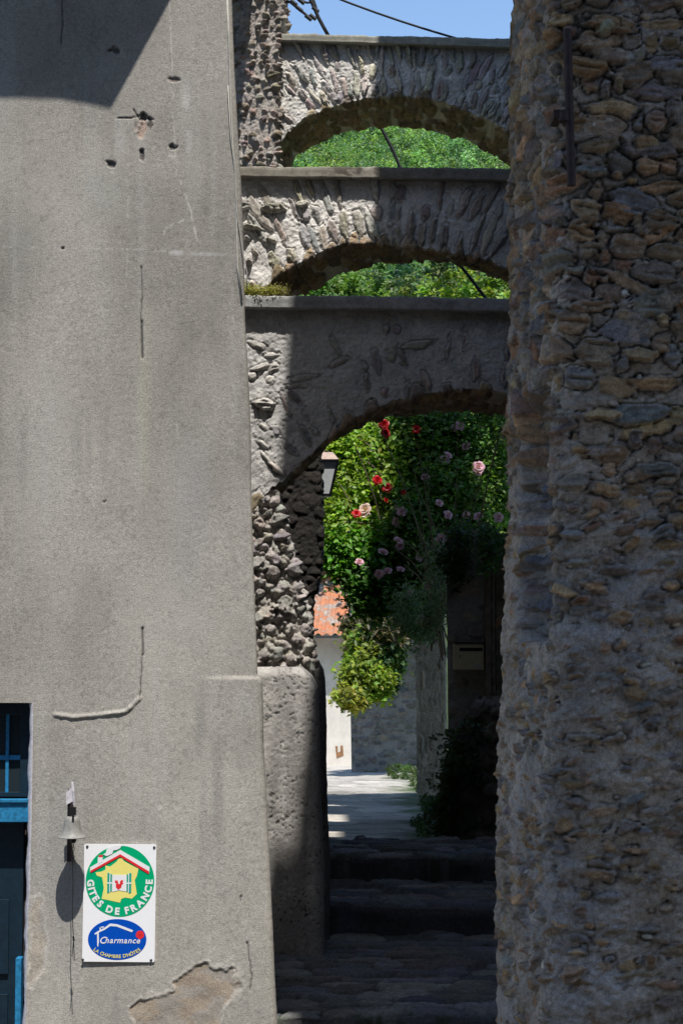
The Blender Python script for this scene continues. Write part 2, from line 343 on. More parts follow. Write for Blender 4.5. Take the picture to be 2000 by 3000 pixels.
# cracks
for pts, ww, sd in [([(408, 780), (411, 860), (406, 930), (410, 1048)], 2.6, 50), ([(410, 940), (412, 1048)], 4.2, 51), ([(420, 1840), (421, 1918)], 5, 52), ([(419, 1918), (414, 2020), (412, 2045)], 3, 53),
        ([(380, 320), (395, 345), (440, 350)], 2.6, 54), ([(728, 2760), (742, 2860), (738, 2900)], 3, 55), ([(160, 0), (168, 60), (160, 130)], 2.2, 56), ([(335, 345), (375, 345), (400, 338)], 2.5, 57)]:
    mk = line(pts, ww, sd); blend(.8 * mk, (.10, .095, .09)); H = H - .008 * mk
# trowelled repair ridge
rd = line([(168, 2094), (220, 2102), (300, 2094), (370, 2085), (395, 2065), (412, 2046)], 8, 60); H = H + .0075 * rd * (1 + .5 * fbm(Xg * 40, Zg * 40, oct=3, seed=66)); blend(.0 * rd, (.42, .41, .40))
# layer step: the thicker base coat below row 1985, at the right corner only
st = sstep(1978, 1992, PYg) * sstep(560, 735, PXg); H = H + .012 * st
st2 = sstep(1700, 2080, PYg); C *= (1 + .05 * st2)[..., None]
# fallen render, bare brown coat beneath
def poly_sd(poly, seed, amp):
    wx = PXg + amp * fbm(PXg / 40, PYg / 40, oct=4, seed=seed); wy = PYg + amp * fbm(PXg / 40, PYg / 40, oct=4, seed=seed + 2)
    ins = np.zeros(PXg.shape, bool); best = np.full(PXg.shape, 1e9); n = len(poly)
    for i in range(n):
        x0, y0 = poly[i]; x1, y1 = poly[(i + 1) % n]
        c = ((y0 > wy) != (y1 > wy)) & (wx < (x1 - x0) * (wy - y0) / (y1 - y0 + 1e-9) + x0); ins ^= c
        L = (x1 - x0) ** 2 + (y1 - y0) ** 2; t = np.clip(((wx - x0) * (x1 - x0) + (wy - y0) * (y1 - y0)) / L, 0, 1)
        best = np.minimum(best, np.hypot(wx - x0 - t * (x1 - x0), wy - y0 - t * (y1 - y0)))
    return np.where(ins, best, -best)
for poly, sd in [([(540, 2850), (600, 2812), (660, 2826), (705, 2850), (708, 2900), (690, 2940), (640, 3010), (600, 3150), (380, 3150), (400, 2960), (425, 2915), (445, 2912), (510, 2900)], 70),
                 ([(105, 2640), (130, 2625), (142, 2700), (150, 2760), (140, 2840), (112, 2900), (98, 2900)], 75)]:
    d = poly_sd(poly, sd, 34 if sd == 70 else 14); mk = sstep(-2, 9, d)
    br = fbm(PXg / 60, PYg / 45, oct=4, seed=sd + 5); cc = np.array([.36, .30, .235]) * (1 + .3 * br)[..., None]; mk = mk * (1 if sd == 70 else .55)
    up = sstep(.0, .4, fbm(PXg / 50, PYg / 25, oct=4, seed=sd + 9) + sstep(2900, 3000, PYg) * .3); cc = cc * (1 - .75 * up[..., None]) + np.array([.32, .30, .275]) * .75 * up[..., None]
    C = C * (1 - mk[..., None]) + cc * mk[..., None]; H = H - .0045 * mk + .004 * mk * br
    lip = sstep(-14, -2, d) * (1 - mk); H = H + .002 * lip; C = C * (1 + .18 * lip)[..., None]
H[:, len(us) + 6:] = H[:, len(us) + 6:] * .5 + .008 * fbm(G[:, len(us) + 6:, 1] * 9, Zg[:, len(us) + 6:] * 9, oct=4, seed=90)
N = normals(G); N = np.where(N[..., 1:2] > 0.2, -N, N); 
sg = np.sign((N * np.array([0.3, -1, 0])).sum(-1, keepdims=True)); N = N * np.where(sg == 0, 1, sg)
G2 = G + N * H[..., None]
# the door opening is left out of the wall grid
OX0, OX1 = PX(-420, YF), PX(97, YF); OZT = PZ(2058, YF); OZB = -2.9
fc = grid_faces(NI, NJ); cx = G.reshape(-1, 3)[fc].mean(1)
keep = ~((cx[:, 0] > OX0) & (cx[:, 0] < OX1 + .0035 * fbm(cx[:, 2] * 30, cx[:, 2] * 0, oct=3, seed=3) - .010 * sstep(-.5, -1.9, cx[:, 2])) & (cx[:, 2] < OZT) & (cx[:, 2] > OZB))
fc = fc[keep]; mesh_np('wall', G2.reshape(-1, 3), fc, 'plaster', house, C.reshape(-1, 3))
# reveals of the opening, flaking limewash on its edge
mb = MB(); mb.box(OX0 - .1, OX1 - .004, YF + .012, YF + .28, OZT - .002, OZT + .12); mb.obj('lintel', 'wood', house)
vv = []; kk = 90
for i in range(kk):
    z = OZB + (OZT - OZB) * i / (kk - 1); e = OX1 - .010 * float(sstep(-.5, -1.9, z)); w1 = .018 + .008 * float(fbm(np.array(z * 16.), np.array(2.), oct=3, seed=8))
    vv += [(e + .006, YF - .001, z), (e - .004, YF + .004, z), (e - w1, YF + .030, z), (e - w1 - .004, YF + .25, z)]
vv = np.array(vv); ff = grid_faces(kk, 4); mesh_np('jamb', vv, ff, 'limepale', house, smooth=False)
dx1 = OX1 - .022
mb = MB(); mb.box(OX0, dx1 + .012, YF + .02, YF + .12, PZ(2410, YF), PZ(2347, YF)); mb.box(OX0, dx1 + .006, YF + .008, YF + .05, PZ(2352, YF), PZ(2342, YF)); mb.obj('transom', 'blue', house, bevel=.003)
win = MB(); zt, zb = OZT - .005, PZ(2342, YF)
win.box(OX0, dx1, YF + .13, YF + .16, zt - .055, zt); win.box(OX0, dx1, YF + .13, YF + .16, zb, zb + .022); win.box(dx1 - .05, dx1, YF + .125, YF + .16, zb, zt)
wf = win.obj('window_frame', 'bluedark', house, bevel=.002)
mb = MB(); mb.box(PX(10, YF) - .006, PX(10, YF) + .008, YF + .13, YF + .15, zb + .02, zt - .05); mb.box(OX0, dx1 - .04, YF + .132, YF + .15, PZ(2232, YF), PZ(2218, YF)); o = mb.obj('glazing_bar', 'blue', house); 
mb = MB(); mb.box(OX0, dx1 - .045, YF + .145, YF + .150, zb + .02, zt - .05); mb.obj('pane', 'glass', house)
mb = MB(); mb.box(OX0, dx1 - .03, YF + .125, YF + .16, -2.9, PZ(2412, YF)); 
for k in range(4): mb.box(OX0 + .05, dx1 - .09, YF + .11, YF + .125, -2.75 + k * .42, -2.75 + k * .42 + .33)
mb.obj('door', 'bluedark', house, bevel=.002)
mb = MB(); mb.box(dx1 - .048, dx1 - .022, YF + .06, YF + .12, -2.9, PZ(2815, YF)); mb.obj('door_frame', 'blue', house, bevel=.003)
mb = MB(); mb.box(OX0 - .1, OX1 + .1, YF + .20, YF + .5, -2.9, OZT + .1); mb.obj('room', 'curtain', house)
# unseen eave, outlined backwards from the shade it throws on the facade's top left
zE = PZ(0, YF) + 1.0
def cast(px, py, Y, z):     # point at height z lying towards the sun from a spot on the wall
    p = np.array(P(px, py, Y)); t = (z - p[2]) / SUN[2]; return p + SUN * t
a1 = cast(-900, 285, YF, zE); a2 = cast(60, 288, YF, zE); a3 = cast(180, 296, YF, zE); a4 = cast(325, 322, YF, zE); a5 = cast(500, 0, YF, zE); a6 = cast(590, -180, YF, zE)
pts = [(a1[0] - 4, a1[1]), (a1[0], a1[1]), (a2[0], a2[1]), (a3[0], a3[1]), (a4[0], a4[1]), (a5[0], a5[1]), (a6[0], a6[1]), (a6[0] - .05, YF + .1), (a1[0] - 4, YF + .1)]
mb = MB(); mb.zprism(pts, zE, zE + .12); mb.obj('shade_eave', 'wood', house)
# ================================================================= SIGN
SX, SZ = PX(358, YF), PZ(2644, YF); SY = YF - .012
sign = empty('enamel_sign', (SX, SY, SZ)); sign.rotation_euler = (0, radians(.5), 0)
tag(sign, 'white enamel sign with green round emblem over a blue oval, screwed beside the bell', 'sign')
q = .2976 / 650 * .985
def L(x, y, d=0): return ((x - 737) * q, -d, (1323 - y) * q)
def plate(name, pts, mat, d, th=.0006):
    mb = MB(); mb.prism([(L(x, y)[0], L(x, y)[2]) for x, y in pts], -d, -d + th); o = mb.obj(name, mat); o.parent = sign; return o
def circ(cx, cy, rx, ry, n=72, a0=0, a1=2 * pi): return [(cx + rx * cos(a0 + (a1 - a0) * i / n), cy + ry * sin(a0 + (a1 - a0) * i / n)) for i in range(n)]
def rrect(x0, x1, y0, y1, r):
    p = []
    for cx, cy, a in ((x1 - r, y1 - r, 0), (x0 + r, y1 - r, 90), (x0 + r, y0 + r, 180), (x1 - r, y0 + r, 270)):
        p += [(cx + r * cos(radians(a + t)), cy + r * sin(radians(a + t))) for t in (0, 30, 60, 90)]
    return p
plate('panel', rrect(381, 1093, 752, 1895, 16), 'enamel', 0, .008)
plate('round_emblem', circ(740, 1112, 338, 346), 'green', .0008)
D1 = .0016
plate('map_shape', [(755, 888), (775, 915), (830, 945), (870, 965), (920, 988), (905, 1060), (885, 1100), (900, 1190), (908, 1235), (860, 1280), (790, 1270), (755, 1285), (745, 1320), (700, 1312), (620, 1295), (563, 1285), (582, 1180), (572, 1115), (562, 1075), (512, 1060), (498, 1028), (555, 1020), (595, 1000), (593, 960), (640, 970), (700, 925), (720, 895)], 'yellow', D1)
plate('roof_band', [(444, 978), (738, 806), (1029, 970), (1027, 1025), (738, 862), (444, 1026)], 'white2', .0024)
plate('roof_underline', [(446, 1012), (738, 848), (1026, 1014), (1022, 1040), (738, 872), (452, 1032)], 'red', .0032)
plate('chimney', [(518, 880), (566, 880), (566, 925), (518, 950)], 'white2', .0030); plate('chimney_cap', [(526, 858), (566, 858), (566, 880), (526, 880)], 'red', .0030)
plate('smoke', [(568, 852), (596, 836), (604, 800), (640, 778), (700, 762), (752, 764), (735, 790), (706, 806), (668, 812), (662, 842), (630, 858), (604, 868)], 'white2', .0030)
plate('casement', [(664, 1050), (804, 1050), (804, 1212), (735, 1200), (664, 1215)], 'white2', .0030)
for x0, x1, t, bb in ((616, 637, 1030, 1228), (645, 662, 1042, 1215), (806, 822, 1042, 1215), (830, 852, 1030, 1228)): plate('shutter', [(x0, t), (x1, t + 3), (x1, bb - 5), (x0, bb)], 'teal', .0030)
for x0, x1 in ((637, 645), (822, 830)): plate('shutter_gap', [(x0, 1034), (x1, 1034), (x1, 1222), (x0, 1222)], 'white2', .0030)
plate('shutter_bar', [(612, 1124), (664, 1124), (664, 1136), (612, 1136)], 'white2', .0036); plate('shutter_bar', [(804, 1124), (856, 1124), (856, 1136), (804, 1136)], 'white2', .0036)
plate('cockerel', [(690, 1098), (704, 1108), (716, 1100), (720, 1118), (724, 1135), (738, 1140), (742, 1112), (756, 1098), (776, 1106), (764, 1118), (774, 1132), (758, 1146), (756, 1168), (738, 1184), (728, 1196), (718, 1186), (702, 1172), (700, 1148), (706, 1132), (692, 1124)], 'red', .0038)
plate('blue_oval', circ(722, 1678, 287, 198), 'sblue', .0008)
plate('house_line', [(500, 1620), (520, 1606), (548, 1590), (548, 1560), (562, 1562), (562, 1582), (590, 1568), (650, 1524), (720, 1530), (800, 1558), (878, 1588), (866, 1606), (790, 1580), (715, 1552), (652, 1548), (600, 1584), (540, 1612), (544, 1700), (537, 1752), (528, 1740), (524, 1624), (502, 1634)], 'white2', D1)
plate('chimney_top', [(545, 1560), (590, 1552), (592, 1562), (545, 1570)], 'white2', D1)
pp = []
for i in range(40): a = 2 * pi * i / 40; r = 41 + 1.5 * sin(5 * a); pp.append((946 + r * cos(a), 1630 + r * sin(a)))
plate('red_flower', pp, 'red', D1); plate('flower_eye', circ(944, 1632, 5, 5, 12), 'dark', .0024)
for sx, sy in ((411, 776), (1072, 779), (387, 1875), (1058, 1875)):
    mb = MB(); c = L(sx, sy, .0); mb.lathe([(0, .004), (.0045, .0035), (.006, .0015), (.006, 0)], (0, 0, 0), 14); o = mb.obj('screw', 'screw', smooth=True)
    o.parent = sign; o.rotation_euler = (pi / 2, 0, 0); o.location = (c[0], -.0004, c[2])
def glyphs(name, items, mat, depth_y, bold=0, shear=0):
    """items: (char, x, y, angle_deg, cap height) in sign units -> one mesh of lettering"""
    dg = bpy.context.evaluated_depsgraph_get(); V = []; Fs = []
    for ch, x, y, ang, h in items:
        cu = bpy.data.curves.new('t', 'FONT'); cu.body = ch; cu.align_x = 'CENTER'; cu.extrude = .05; cu.offset = bold; cu.size = 1; cu.shear = shear; cu.resolution_u = 3
        ob = bpy.data.objects.new('t', cu); COL.objects.link(ob); dg.update(); me = ob.to_mesh()
        sc = h * q / .70; c, s_ = cos(radians(ang)), sin(radians(ang)); o = len(V); lx = L(x, y)
        for v in me.vertices:
            u, w_ = v.co.x * sc, (v.co.y - .35) * sc; V.append((lx[0] + u * c - w_ * s_, depth_y - v.co.z * .012, lx[2] + u * s_ + w_ * c))
        Fs += [tuple(o + i for i in p.vertices) for p in me.polygons]
        ob.to_mesh_clear(); bpy.data.objects.remove(ob)
    mb = MB(); mb.v = V; mb.f = Fs; o = mb.obj(name, mat); o.parent = sign; return o
t = []
for ch, a in zip('GITESDEFRANCE', (184, 194.5, 203.5, 215.5, 229, 250, 265.5, 284.5, 298, 313.5, 330, 345, 359)):
    t.append((ch, 740 + 288 * cos(radians(a)), 1112 - 292 * sin(radians(a)), a - 270, 64))
glyphs('lettering', t, 'white2', -.0016, .045)
t = []; x = 549; wd = {'C': 50, 'h': 42, 'a': 42, 'r': 32, 'm': 62, 'n': 42, 'c': 39, 'e': 40}
for i, ch in enumerate('Charmance'):
    h = 56; t.append((ch, x + wd[ch] / 2 + (4 if ch == 'C' else 0), 1685, 0, h if ch != 'C' else 64)); x += wd[ch] * 1.02
glyphs('lettering', t, 'white2', -.0016, .012, .25)
txt = "LA CHAMBRE D'HÔTES"; t = []; wd = {'M': 1.25, 'I': .4, "'": .35, ' ': .6, 'L': .8, 'E': .8, 'B': .92, 'H': 1.05, 'A': 1., 'C': .95, 'O': 1.1}
ws = [wd.get(c, .92 if c != 'Ô' else 1.1) for c in txt]; tot = sum(ws); acc = 0
arc = [(722 + 270 * cos(a), 1678 + 166 * sin(a), a) for a in np.linspace(radians(146), radians(33), 300)]
al = np.concatenate([[0], np.cumsum([math.hypot(arc[i + 1][0] - arc[i][0], arc[i + 1][1] - arc[i][1]) for i in range(299)])])
for c, ww in zip(txt, ws):
    s0 = (acc + ww / 2) / tot * al[-1]; acc += ww; i = min(298, int(np.searchsorted(al, s0))); 
    if c != ' ': t.append((c, arc[i][0], arc[i][1] - 3, math.degrees(math.atan2(-(arc[i + 1][1] - arc[i][1]), arc[i + 1][0] - arc[i][0])), 33))
glyphs('lettering', t, 'yellow', -.0016, .012)
# ================================================================= BELL
bx, bz = PX(218, YF - .12), PZ(2452, YF - .12); by = YF - .12
bell = empty('door_bell', (bx, by, bz)); tag(bell, 'small grey hanging bell on a bracket to the left of the white sign', 'bell')
mb = MB(); k = 1 / 650 * .985
mb.lathe([(0, .090), (.024, .089), (.031, .084), (.034, .07), (.037, .05), (.041, .03), (.047, .015), (.056, .004), (.063, 0), (.063, -.003), (.054, .001), (.042, .015), (.034, .05), (.02, .08)], (bx, by, bz), 40)
mb.obj('bell_body', 'bell', bell, smooth=True)
mb = MB(); mb.box(bx - .036, bx - .020, YF - .02, YF - .001, bz - .12, bz + .20); mb.tube([(bx - .028, YF - .01, bz + .17), (bx - .024, YF - .06, bz + .175), (bx - .004, by, bz + .16), (bx + .002, by, bz + .10)], .0065, 8); mb.obj('bracket', 'iron', bell)
mb = MB(); mb.prism([(bx - .026, bz + .14), (bx + .002, bz + .155), (bx + .01, bz + .19), (bx - .004, bz + .215), (bx - .028, bz + .195)], by - .006, by + .002); mb.tube([(bx - .002, by, bz + .24), (bx + .004, by - .006, bz + .2), (bx + .008, by, bz + .14)], .006, 7); mb.obj('lever', 'limepale', bell)
mb = MB(); mb.box(bx - .014, bx + .016, by - .012, by + .012, bz + .095, bz + .13); mb.box(bx + .004, bx + .013, by - .036, by - .028, bz + .07, bz + .10); mb.obj('yoke', 'mask', bell)
mb = MB(); mb.tube([(bx, by, bz + .06), (bx, by, bz + .0)], .003, 6); mb.lathe([(0, .014), (.010, .01), (.014, 0), (.010, -.011), (0, -.014)], (bx + .006, by, bz - .014), 16); mb.obj('clapper', 'mask', bell, smooth=True)
mb = MB()
for i in range(5):
    zc = bz - .035 - i * .017
    mb.tube([(bx + .006 + .004 * cos(a) * (i % 2), by + .004 * cos(a) * (1 - i % 2), zc + .009 * sin(a)) for a in np.linspace(0, 2 * pi, 11)], .0018, 5)
mb.tube([(bx + .004, by, bz - .11), (bx + .007, by, bz - .20), (bx + .005, by, bz - .33), (bx + .012, by, bz - .45), (bx + .016, by, bz - .535)], .0020, 6); mb.tube([(bx + .012, by, bz - .44), (bx + .006, by, bz - .52)], .0016, 5); mb.tube([(bx + .010, by, bz - .43), (bx + .013, by, bz - .45)], .0045, 6); mb.obj('chain', 'mask', bell)
# ================================================================= ARCHES
def arch(name, label, Y, slab, left, right, frontc, backc, depth, pal, base, radial, slab_over=.07, seed=0, slabcol=(.38, .37, .31), extra=None, dens=1.0, hst=.03, btm=None, mat='shale'):
    """frontc/backc: intrados at the front and the back face, in photo pixels; slab: (x,ytop,ybottom) points of the coping"""
    Yb = Y + depth
    X0, X1 = PX(left, Y), PX(right, Y)
    root = empty(name, ((X0 + X1) / 2, Y, PZ(slab[0][2], Y))); tag(root, label, 'arch', 'stone arches across the alley')
    xs = np.linspace(X0, X1, int((X1 - X0) / .0055)); fp = [P(a, b, Y) for a, b in frontc]; bp = [P(a, b, Yb) for a, b in backc]
    zf = np.interp(xs, [p[0] for p in fp], [p[2] for p in fp]); ts = (xs - X0) / (X1 - X0)
    XB0, XB1 = PX(left, Yb) if btm is None else btm, X1 + .05
    xb = XB0 + ts * (XB1 - XB0)
    zb = np.interp(xb, [p[0] for p in bp], [p[2] for p in bp])
    zf = zf + .010 * fbm(xs * 14, xs * 0, oct=4, seed=seed) + .008 * vnoise(xs * 45, xs * 0, seed=seed + 3); zb = zb + .014 * fbm(xs * 12, xs * 0, oct=4, seed=seed + 1)
    ztop = np.interp(xs, [PX(a, Y) for a, b, c in slab], [PZ(c, Y) for a, b, c in slab]) + .004
    nv = int((ztop.max() - zf.min()) / .0055 * .75) + 20; ns = 44; rows = []
    for i in range(nv):
        t = i / (nv - 1); rows.append(np.stack([xs, np.full_like(xs, Y), ztop + (zf - ztop) * t], 1))
    for i in range(1, ns):
        t = i / (ns - 1); rows.append(np.stack([xs + (xb - xs) * t, np.full_like(xs, Y + depth * t), zf + (zb - zf) * t], 1))
    rows.append(np.stack([xb, np.full_like(xs, Yb), np.maximum(ztop, zb + .1)], 1)); rows.append(rows[0] * 1.0)
    G = np.array(rows[:-1]); U = G[..., 0].copy(); V = G[..., 2].copy(); V[nv:] = zf[None] - (G[nv:, :, 1] - Y)
    ms = Masonry(U, V, base, seed, .007); rs = np.random.RandomState(seed); ms.H += .012 * fbm(U * 7, V * 7, oct=5, seed=seed + 50); ms.C *= (1 + .14 * fbm(U * 11, V * 11, oct=4, seed=seed + 51))[..., None]; ms.ringd = .006; ms.ringc = .25
    radial(ms, rs, xs, zf, ztop, X0, X1, Y)
    # the underside: long stones running through the vault
    Vs = PZ(0, Y)
    for k in range(int(150 * dens)):
        cx = rs.uniform(X0, X1); cy = np.interp(cx, xs, zf) - rs.uniform(.03, depth)
        ms.stamp(cx, cy, rs.uniform(.03, .06), rs.uniform(.07, .18), rs.uniform(-.15, .15), rs.uniform(.012, .025), np.array(pick([(.38, .29, .18), (.32, .25, .17), (.42, .34, .24), (.28, .23, .19)], rs)), rs, .02, .4, .2)
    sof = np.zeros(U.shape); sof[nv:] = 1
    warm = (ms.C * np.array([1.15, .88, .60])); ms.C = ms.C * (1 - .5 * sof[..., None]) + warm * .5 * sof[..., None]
    topdark = sstep(.20, .02, (ztop[None] - G[..., 2]) + .05 * fbm(U * 6, V * 6, oct=3, seed=seed + 7)) * (1 - sof); ms.C *= (1 - .35 * topdark)[..., None]  # darker band along the top of the face, below the coping
    Nn = normals(G); Nn[:nv - 1] = (0, -1, 0)
    for r in range(nv - 1, len(G)):
        nn = Nn[r]; nn[nn[:, 2] > 0] *= -1
    Nn[nv - 1] = (0, -.7, -.7); Nn[-1] = (0, 1, 0)
    Hh = ms.H.copy(); Hh[0] *= .3
    grid_mesh('arch_body', G + Nn * Hh[..., None], mat, root, ms.C)
    # coping slab
    sx = [a for a, b, c in slab]; n = int((PX(sx[-1], Y) - PX(sx[0], Y)) / .012); xx = np.linspace(PX(sx[0], Y), PX(sx[-1], Y), n); pxs = [PX(a, Y) for a in sx]
    zt = np.interp(xx, pxs, [PZ(b, Y - slab_over) for a, b, c in slab]); zl = np.interp(xx, pxs, [PZ(c, Y - slab_over) for a, b, c in slab])
    zt = zt + .006 * fbm(xx * 9, xx * 0, oct=4, seed=seed + 20) + .003 * vnoise(xx * 60, xx * 0, seed=seed); zl = zl + .003 * fbm(xx * 12, xx * 0, oct=3, seed=seed + 21)
    o = slab_over; prof = [(-o + .12, 1, .004), (-o + .006, 1, 0), (-o, .93, 0), (-o - .002, .7, 0), (-o, .35, 0), (-o, .06, 0), (-o + .006, 0, 0), (0.03, 0, 0), (depth * .6, 0, 0), (depth + o, 0, 0), (depth + o, 1, 0), (depth * .5, 1, .0), (-o + .12, 1, .004)]
    sub = []
    for a, b in zip(prof[:-1], prof[1:]):
        kk = 4 if abs(a[0] - b[0]) < .3 else 2
        sub += [(a[0] + (b[0] - a[0]) * i / kk, a[1] + (b[1] - a[1]) * i / kk) for i in range(kk)]
    sub.append(prof[-1][:2]); G = np.array([[(x, Y + dy + .004 * 0, zl[i] + (zt[i] - zl[i]) * f) for i, x in enumerate(xx)] for dy, f in sub])
    nn = fbm(G[..., 0] * 8, G[..., 2] * 8, G[..., 1] * 8, 4, seed + 30); G = G + .004 * nn[..., None] * np.array([0, -1, .6])
    cc = np.array(slabcol) * (1 + .35 * fbm(G[..., 0] * 5, G[..., 2] * 20, G[..., 1] * 5, 4, seed + 31))[..., None]
    if extra: cc = extra(G, cc)
    grid_mesh('coping', G, 'coping', root, cc)
    for e in (0, -1):
        pass
    return root
PAL_M = PAL_A
def radial3(ms, rs, xs, zf, zt, X0, X1, Y):
    pal = PAL_A
    xc, zc = PX(1170, Y), PZ(900, Y)
    for x in np.arange(X0 - .05, X1, .052):
        x_ = x + rs.uniform(-.02, .02); zi = np.interp(x_, xs, zf); ang = math.atan2(zi - zc, x_ - xc)
        if x_ < PX(1050, Y): ang = ang + radians(26) * (PX(1050, Y) - x_) / (PX(1050, Y) - X0)
        r = rs.uniform(0.0, .04)
        while r < .44:
            ln = rs.uniform(.08, .24); c = (x_ + cos(ang) * (r + ln / 2), zi + sin(ang) * (r + ln / 2)); r += ln + rs.uniform(.01, .07)
            if rs.rand() < .8: ms.stamp(c[0], c[1], ln / 2 * 1.1, rs.uniform(.014, .034), ang + rs.uniform(-.22, .22), rs.uniform(.008, .030), pick(pal, rs), rs, rs.choice([.010, .02]), .9, .1)
A3 = arch('stone_arch', 'highest and farthest stone arch, its left end sunlit, with the sky above its coping', 14.2, [(780, 92, 116), (820, 96, 118), (1110, 105, 127), (1560, 113, 140)], 770, 1560,
     [(770, 520), (805, 500), (812, 488), (818, 425), (841, 390), (893, 344), (950, 321), (1013, 300), (1082, 284), (1157, 280), (1243, 287), (1329, 310), (1444, 356), (1560, 430)],
     [(800, 520), (845, 500), (852, 488), (864, 459), (915, 425), (984, 393), (1070, 376), (1157, 367), (1214, 370), (1271, 387), (1357, 407), (1415, 436), (1461, 459), (1512, 492), (1560, 520)], .8, PAL_A, (.72, .69, .64), radial3, seed=300)
def moss2(G, cc):
    x = 1000 + G[..., 0] / 12.5 * F; top = np.zeros(x.shape); top[:14] = 1
    s = sstep(.0, .3, fbm(G[..., 0] * 16, G[..., 2] * 30, oct=4, seed=77) + .1) * sstep(930, 1000, x) * sstep(1180, 1090, x)
    return cc * (1 - .7 * s[..., None]) + np.array([.05, .04, .03]) * .7 * s[..., None]
def radial2(ms, rs, xs, zf, zt, X0, X1, Y):
    xc, zc = PX(1130, Y), PZ(1350, Y)
    for (a, b, c, d, e) in [(800, 610, .10, .034, .03), (882, 598, .055, .03, .2), (735, 668, .10, .022, -.2), (720, 700, .03, .02, 0), (712, 605, .05, .03, .1), (790, 705, .05, .02, -.4), (725, 770, .03, .02, .3), (745, 740, .03, .018, -.3)]:
        ms.stamp(PX(a, Y), PZ(b, Y), c, d, e, rs.uniform(.03, .05), pick(PAL_A, rs), rs, .012, .3)
    for x in np.arange(X0 + .2, X1, .072):
        x_ = x + rs.uniform(-.02, .02); zi = np.interp(x_, xs, zf); ang = math.atan2(zi - zc, x_ - xc); 
        if x_ < PX(860, Y): ang = radians(118)
        r = rs.uniform(-.01, .03)
        while r < .42:
            ln = rs.uniform(.10, .30); c = (x_ + cos(ang) * (r + ln / 2), zi + sin(ang) * (r + ln / 2)); r += ln + rs.uniform(.01, .05)
            if rs.rand() < .78: ms.stamp(c[0], c[1], ln / 2 * 1.05, rs.uniform(.018, .040), ang + rs.uniform(-.14, .14), rs.uniform(.008, .030), pick(PAL_A, rs), rs, rs.choice([.010, .022]), .9, .08)
A2 = arch('stone_arch', 'middle stone arch with slanting stones, its sunlit left end meeting the grey house', 12.5, [(690, 488, 517), (1100, 489, 522), (1500, 493, 529), (1560, 494, 530)], 670, 1560,
     [(670, 900), (760, 880), (775, 845), (789, 829), (818, 798), (870, 775), (915, 749), (973, 726), (1007, 715), (1088, 712), (1185, 720), (1271, 732), (1386, 752), (1444, 769), (1501, 792), (1560, 830)],
     [(670, 960), (800, 910), (858, 878), (910, 850), (938, 838), (984, 806), (1042, 786), (1099, 772), (1157, 763), (1214, 760), (1271, 763), (1329, 772), (1386, 789), (1444, 809), (1501, 827), (1560, 860)], .62, PAL_A, (.74, .71, .67), radial2, seed=200, slabcol=(.27, .25, .21), extra=moss2)
def radial1(ms, rs, xs, zf, zt, X0, X1, Y):
    # the nearest arch is mostly buried in old mortar: few stones break through
    for (a, b, c, d, e, h) in [(773, 1185, .075, .04, .0, .06), (758, 1075, .06, .022, .3, .03), (800, 1078, .04, .035, .3, .03), (790, 1115, .03, .03, .6, .02), (750, 1010, .06, .02, -.3, .02), (765, 1300, .05, .014, -.7, .02), (785, 1350, .07, .018, -.9, .025), (790, 1040, .05, .018, .1, .02),
                            (735, 1100, .03, .03, 0, .02), (770, 1250, .04, .014, -.6, .02), (1225, 1010, .10, .026, .12, .025), (890, 1105, .08, .02, .05, .02), (870, 1130, .07, .014, .0, .02), (1070, 1075, .02, .03, .2, .02), (995, 1060, .06, .02, .5, .018)]:
        ms.stamp(PX(a, Y), PZ(b, Y), c, d, e, h * .5, np.array((.50, .475, .44)) * rs.uniform(.8, 1.08), rs, .02, 1.0, .05)
    xc, zc = PX(1330, Y), PZ(1950, Y)
    for x in np.arange(X0 + .1, X1, .075):
        x_ = x + rs.uniform(-.03, .03); zi = np.interp(x_, xs, zf); ang = math.atan2(zi - zc, x_ - xc); r = rs.uniform(0, .06)
        while r < .42:
            ln = rs.uniform(.05, .16); c = (x_ + cos(ang) * (r + ln / 2), zi + sin(ang) * (r + ln / 2)); r += ln + rs.uniform(.02, .10)
            if rs.rand() < .5: ms.stamp(c[0], c[1], ln / 2, rs.uniform(.01, .026), ang + rs.uniform(-.25, .25), rs.uniform(.004, .018), pick([(.42, .38, .35), (.36, .35, .35), (.44, .36, .32), (.33, .31, .30)], rs), rs, .016, .9, .1)
def moss1(G, cc):
    x = 1000 + G[..., 0] / 10.7 * F; s = sstep(-.1, .3, fbm(G[..., 0] * 12, G[..., 1] * 12, oct=4, seed=78)) * sstep(860, 800, x) * .6; s[12:] *= .1
    return cc * (1 - s[..., None]) + np.array([.22, .20, .06]) * s[..., None]
A1 = arch('stone_arch', 'nearest and lowest stone arch, greyest of the arches, framing the roses and the lamp', 10.7, [(690, 864, 901), (1009, 866, 904), (1228, 869, 907), (1560, 878, 915)], 680, 1560,
     [(680, 1570), (720, 1545), (735, 1508), (762, 1464), (798, 1431), (844, 1392), (899, 1343), (932, 1310), (965, 1283), (1036, 1228), (1118, 1184), (1228, 1154), (1338, 1140), (1447, 1143), (1491, 1151), (1560, 1175)],
     [(680, 1600), (760, 1520), (810, 1450), (860, 1395), (932, 1327), (965, 1288), (1036, 1254), (1118, 1225), (1228, 1209), (1338, 1203), (1447, 1212), (1491, 1225), (1560, 1250)], 1.0, PAL_A, (.56, .545, .525), radial1, seed=100, slabcol=(.36, .36, .35), extra=moss1, hst=.02)
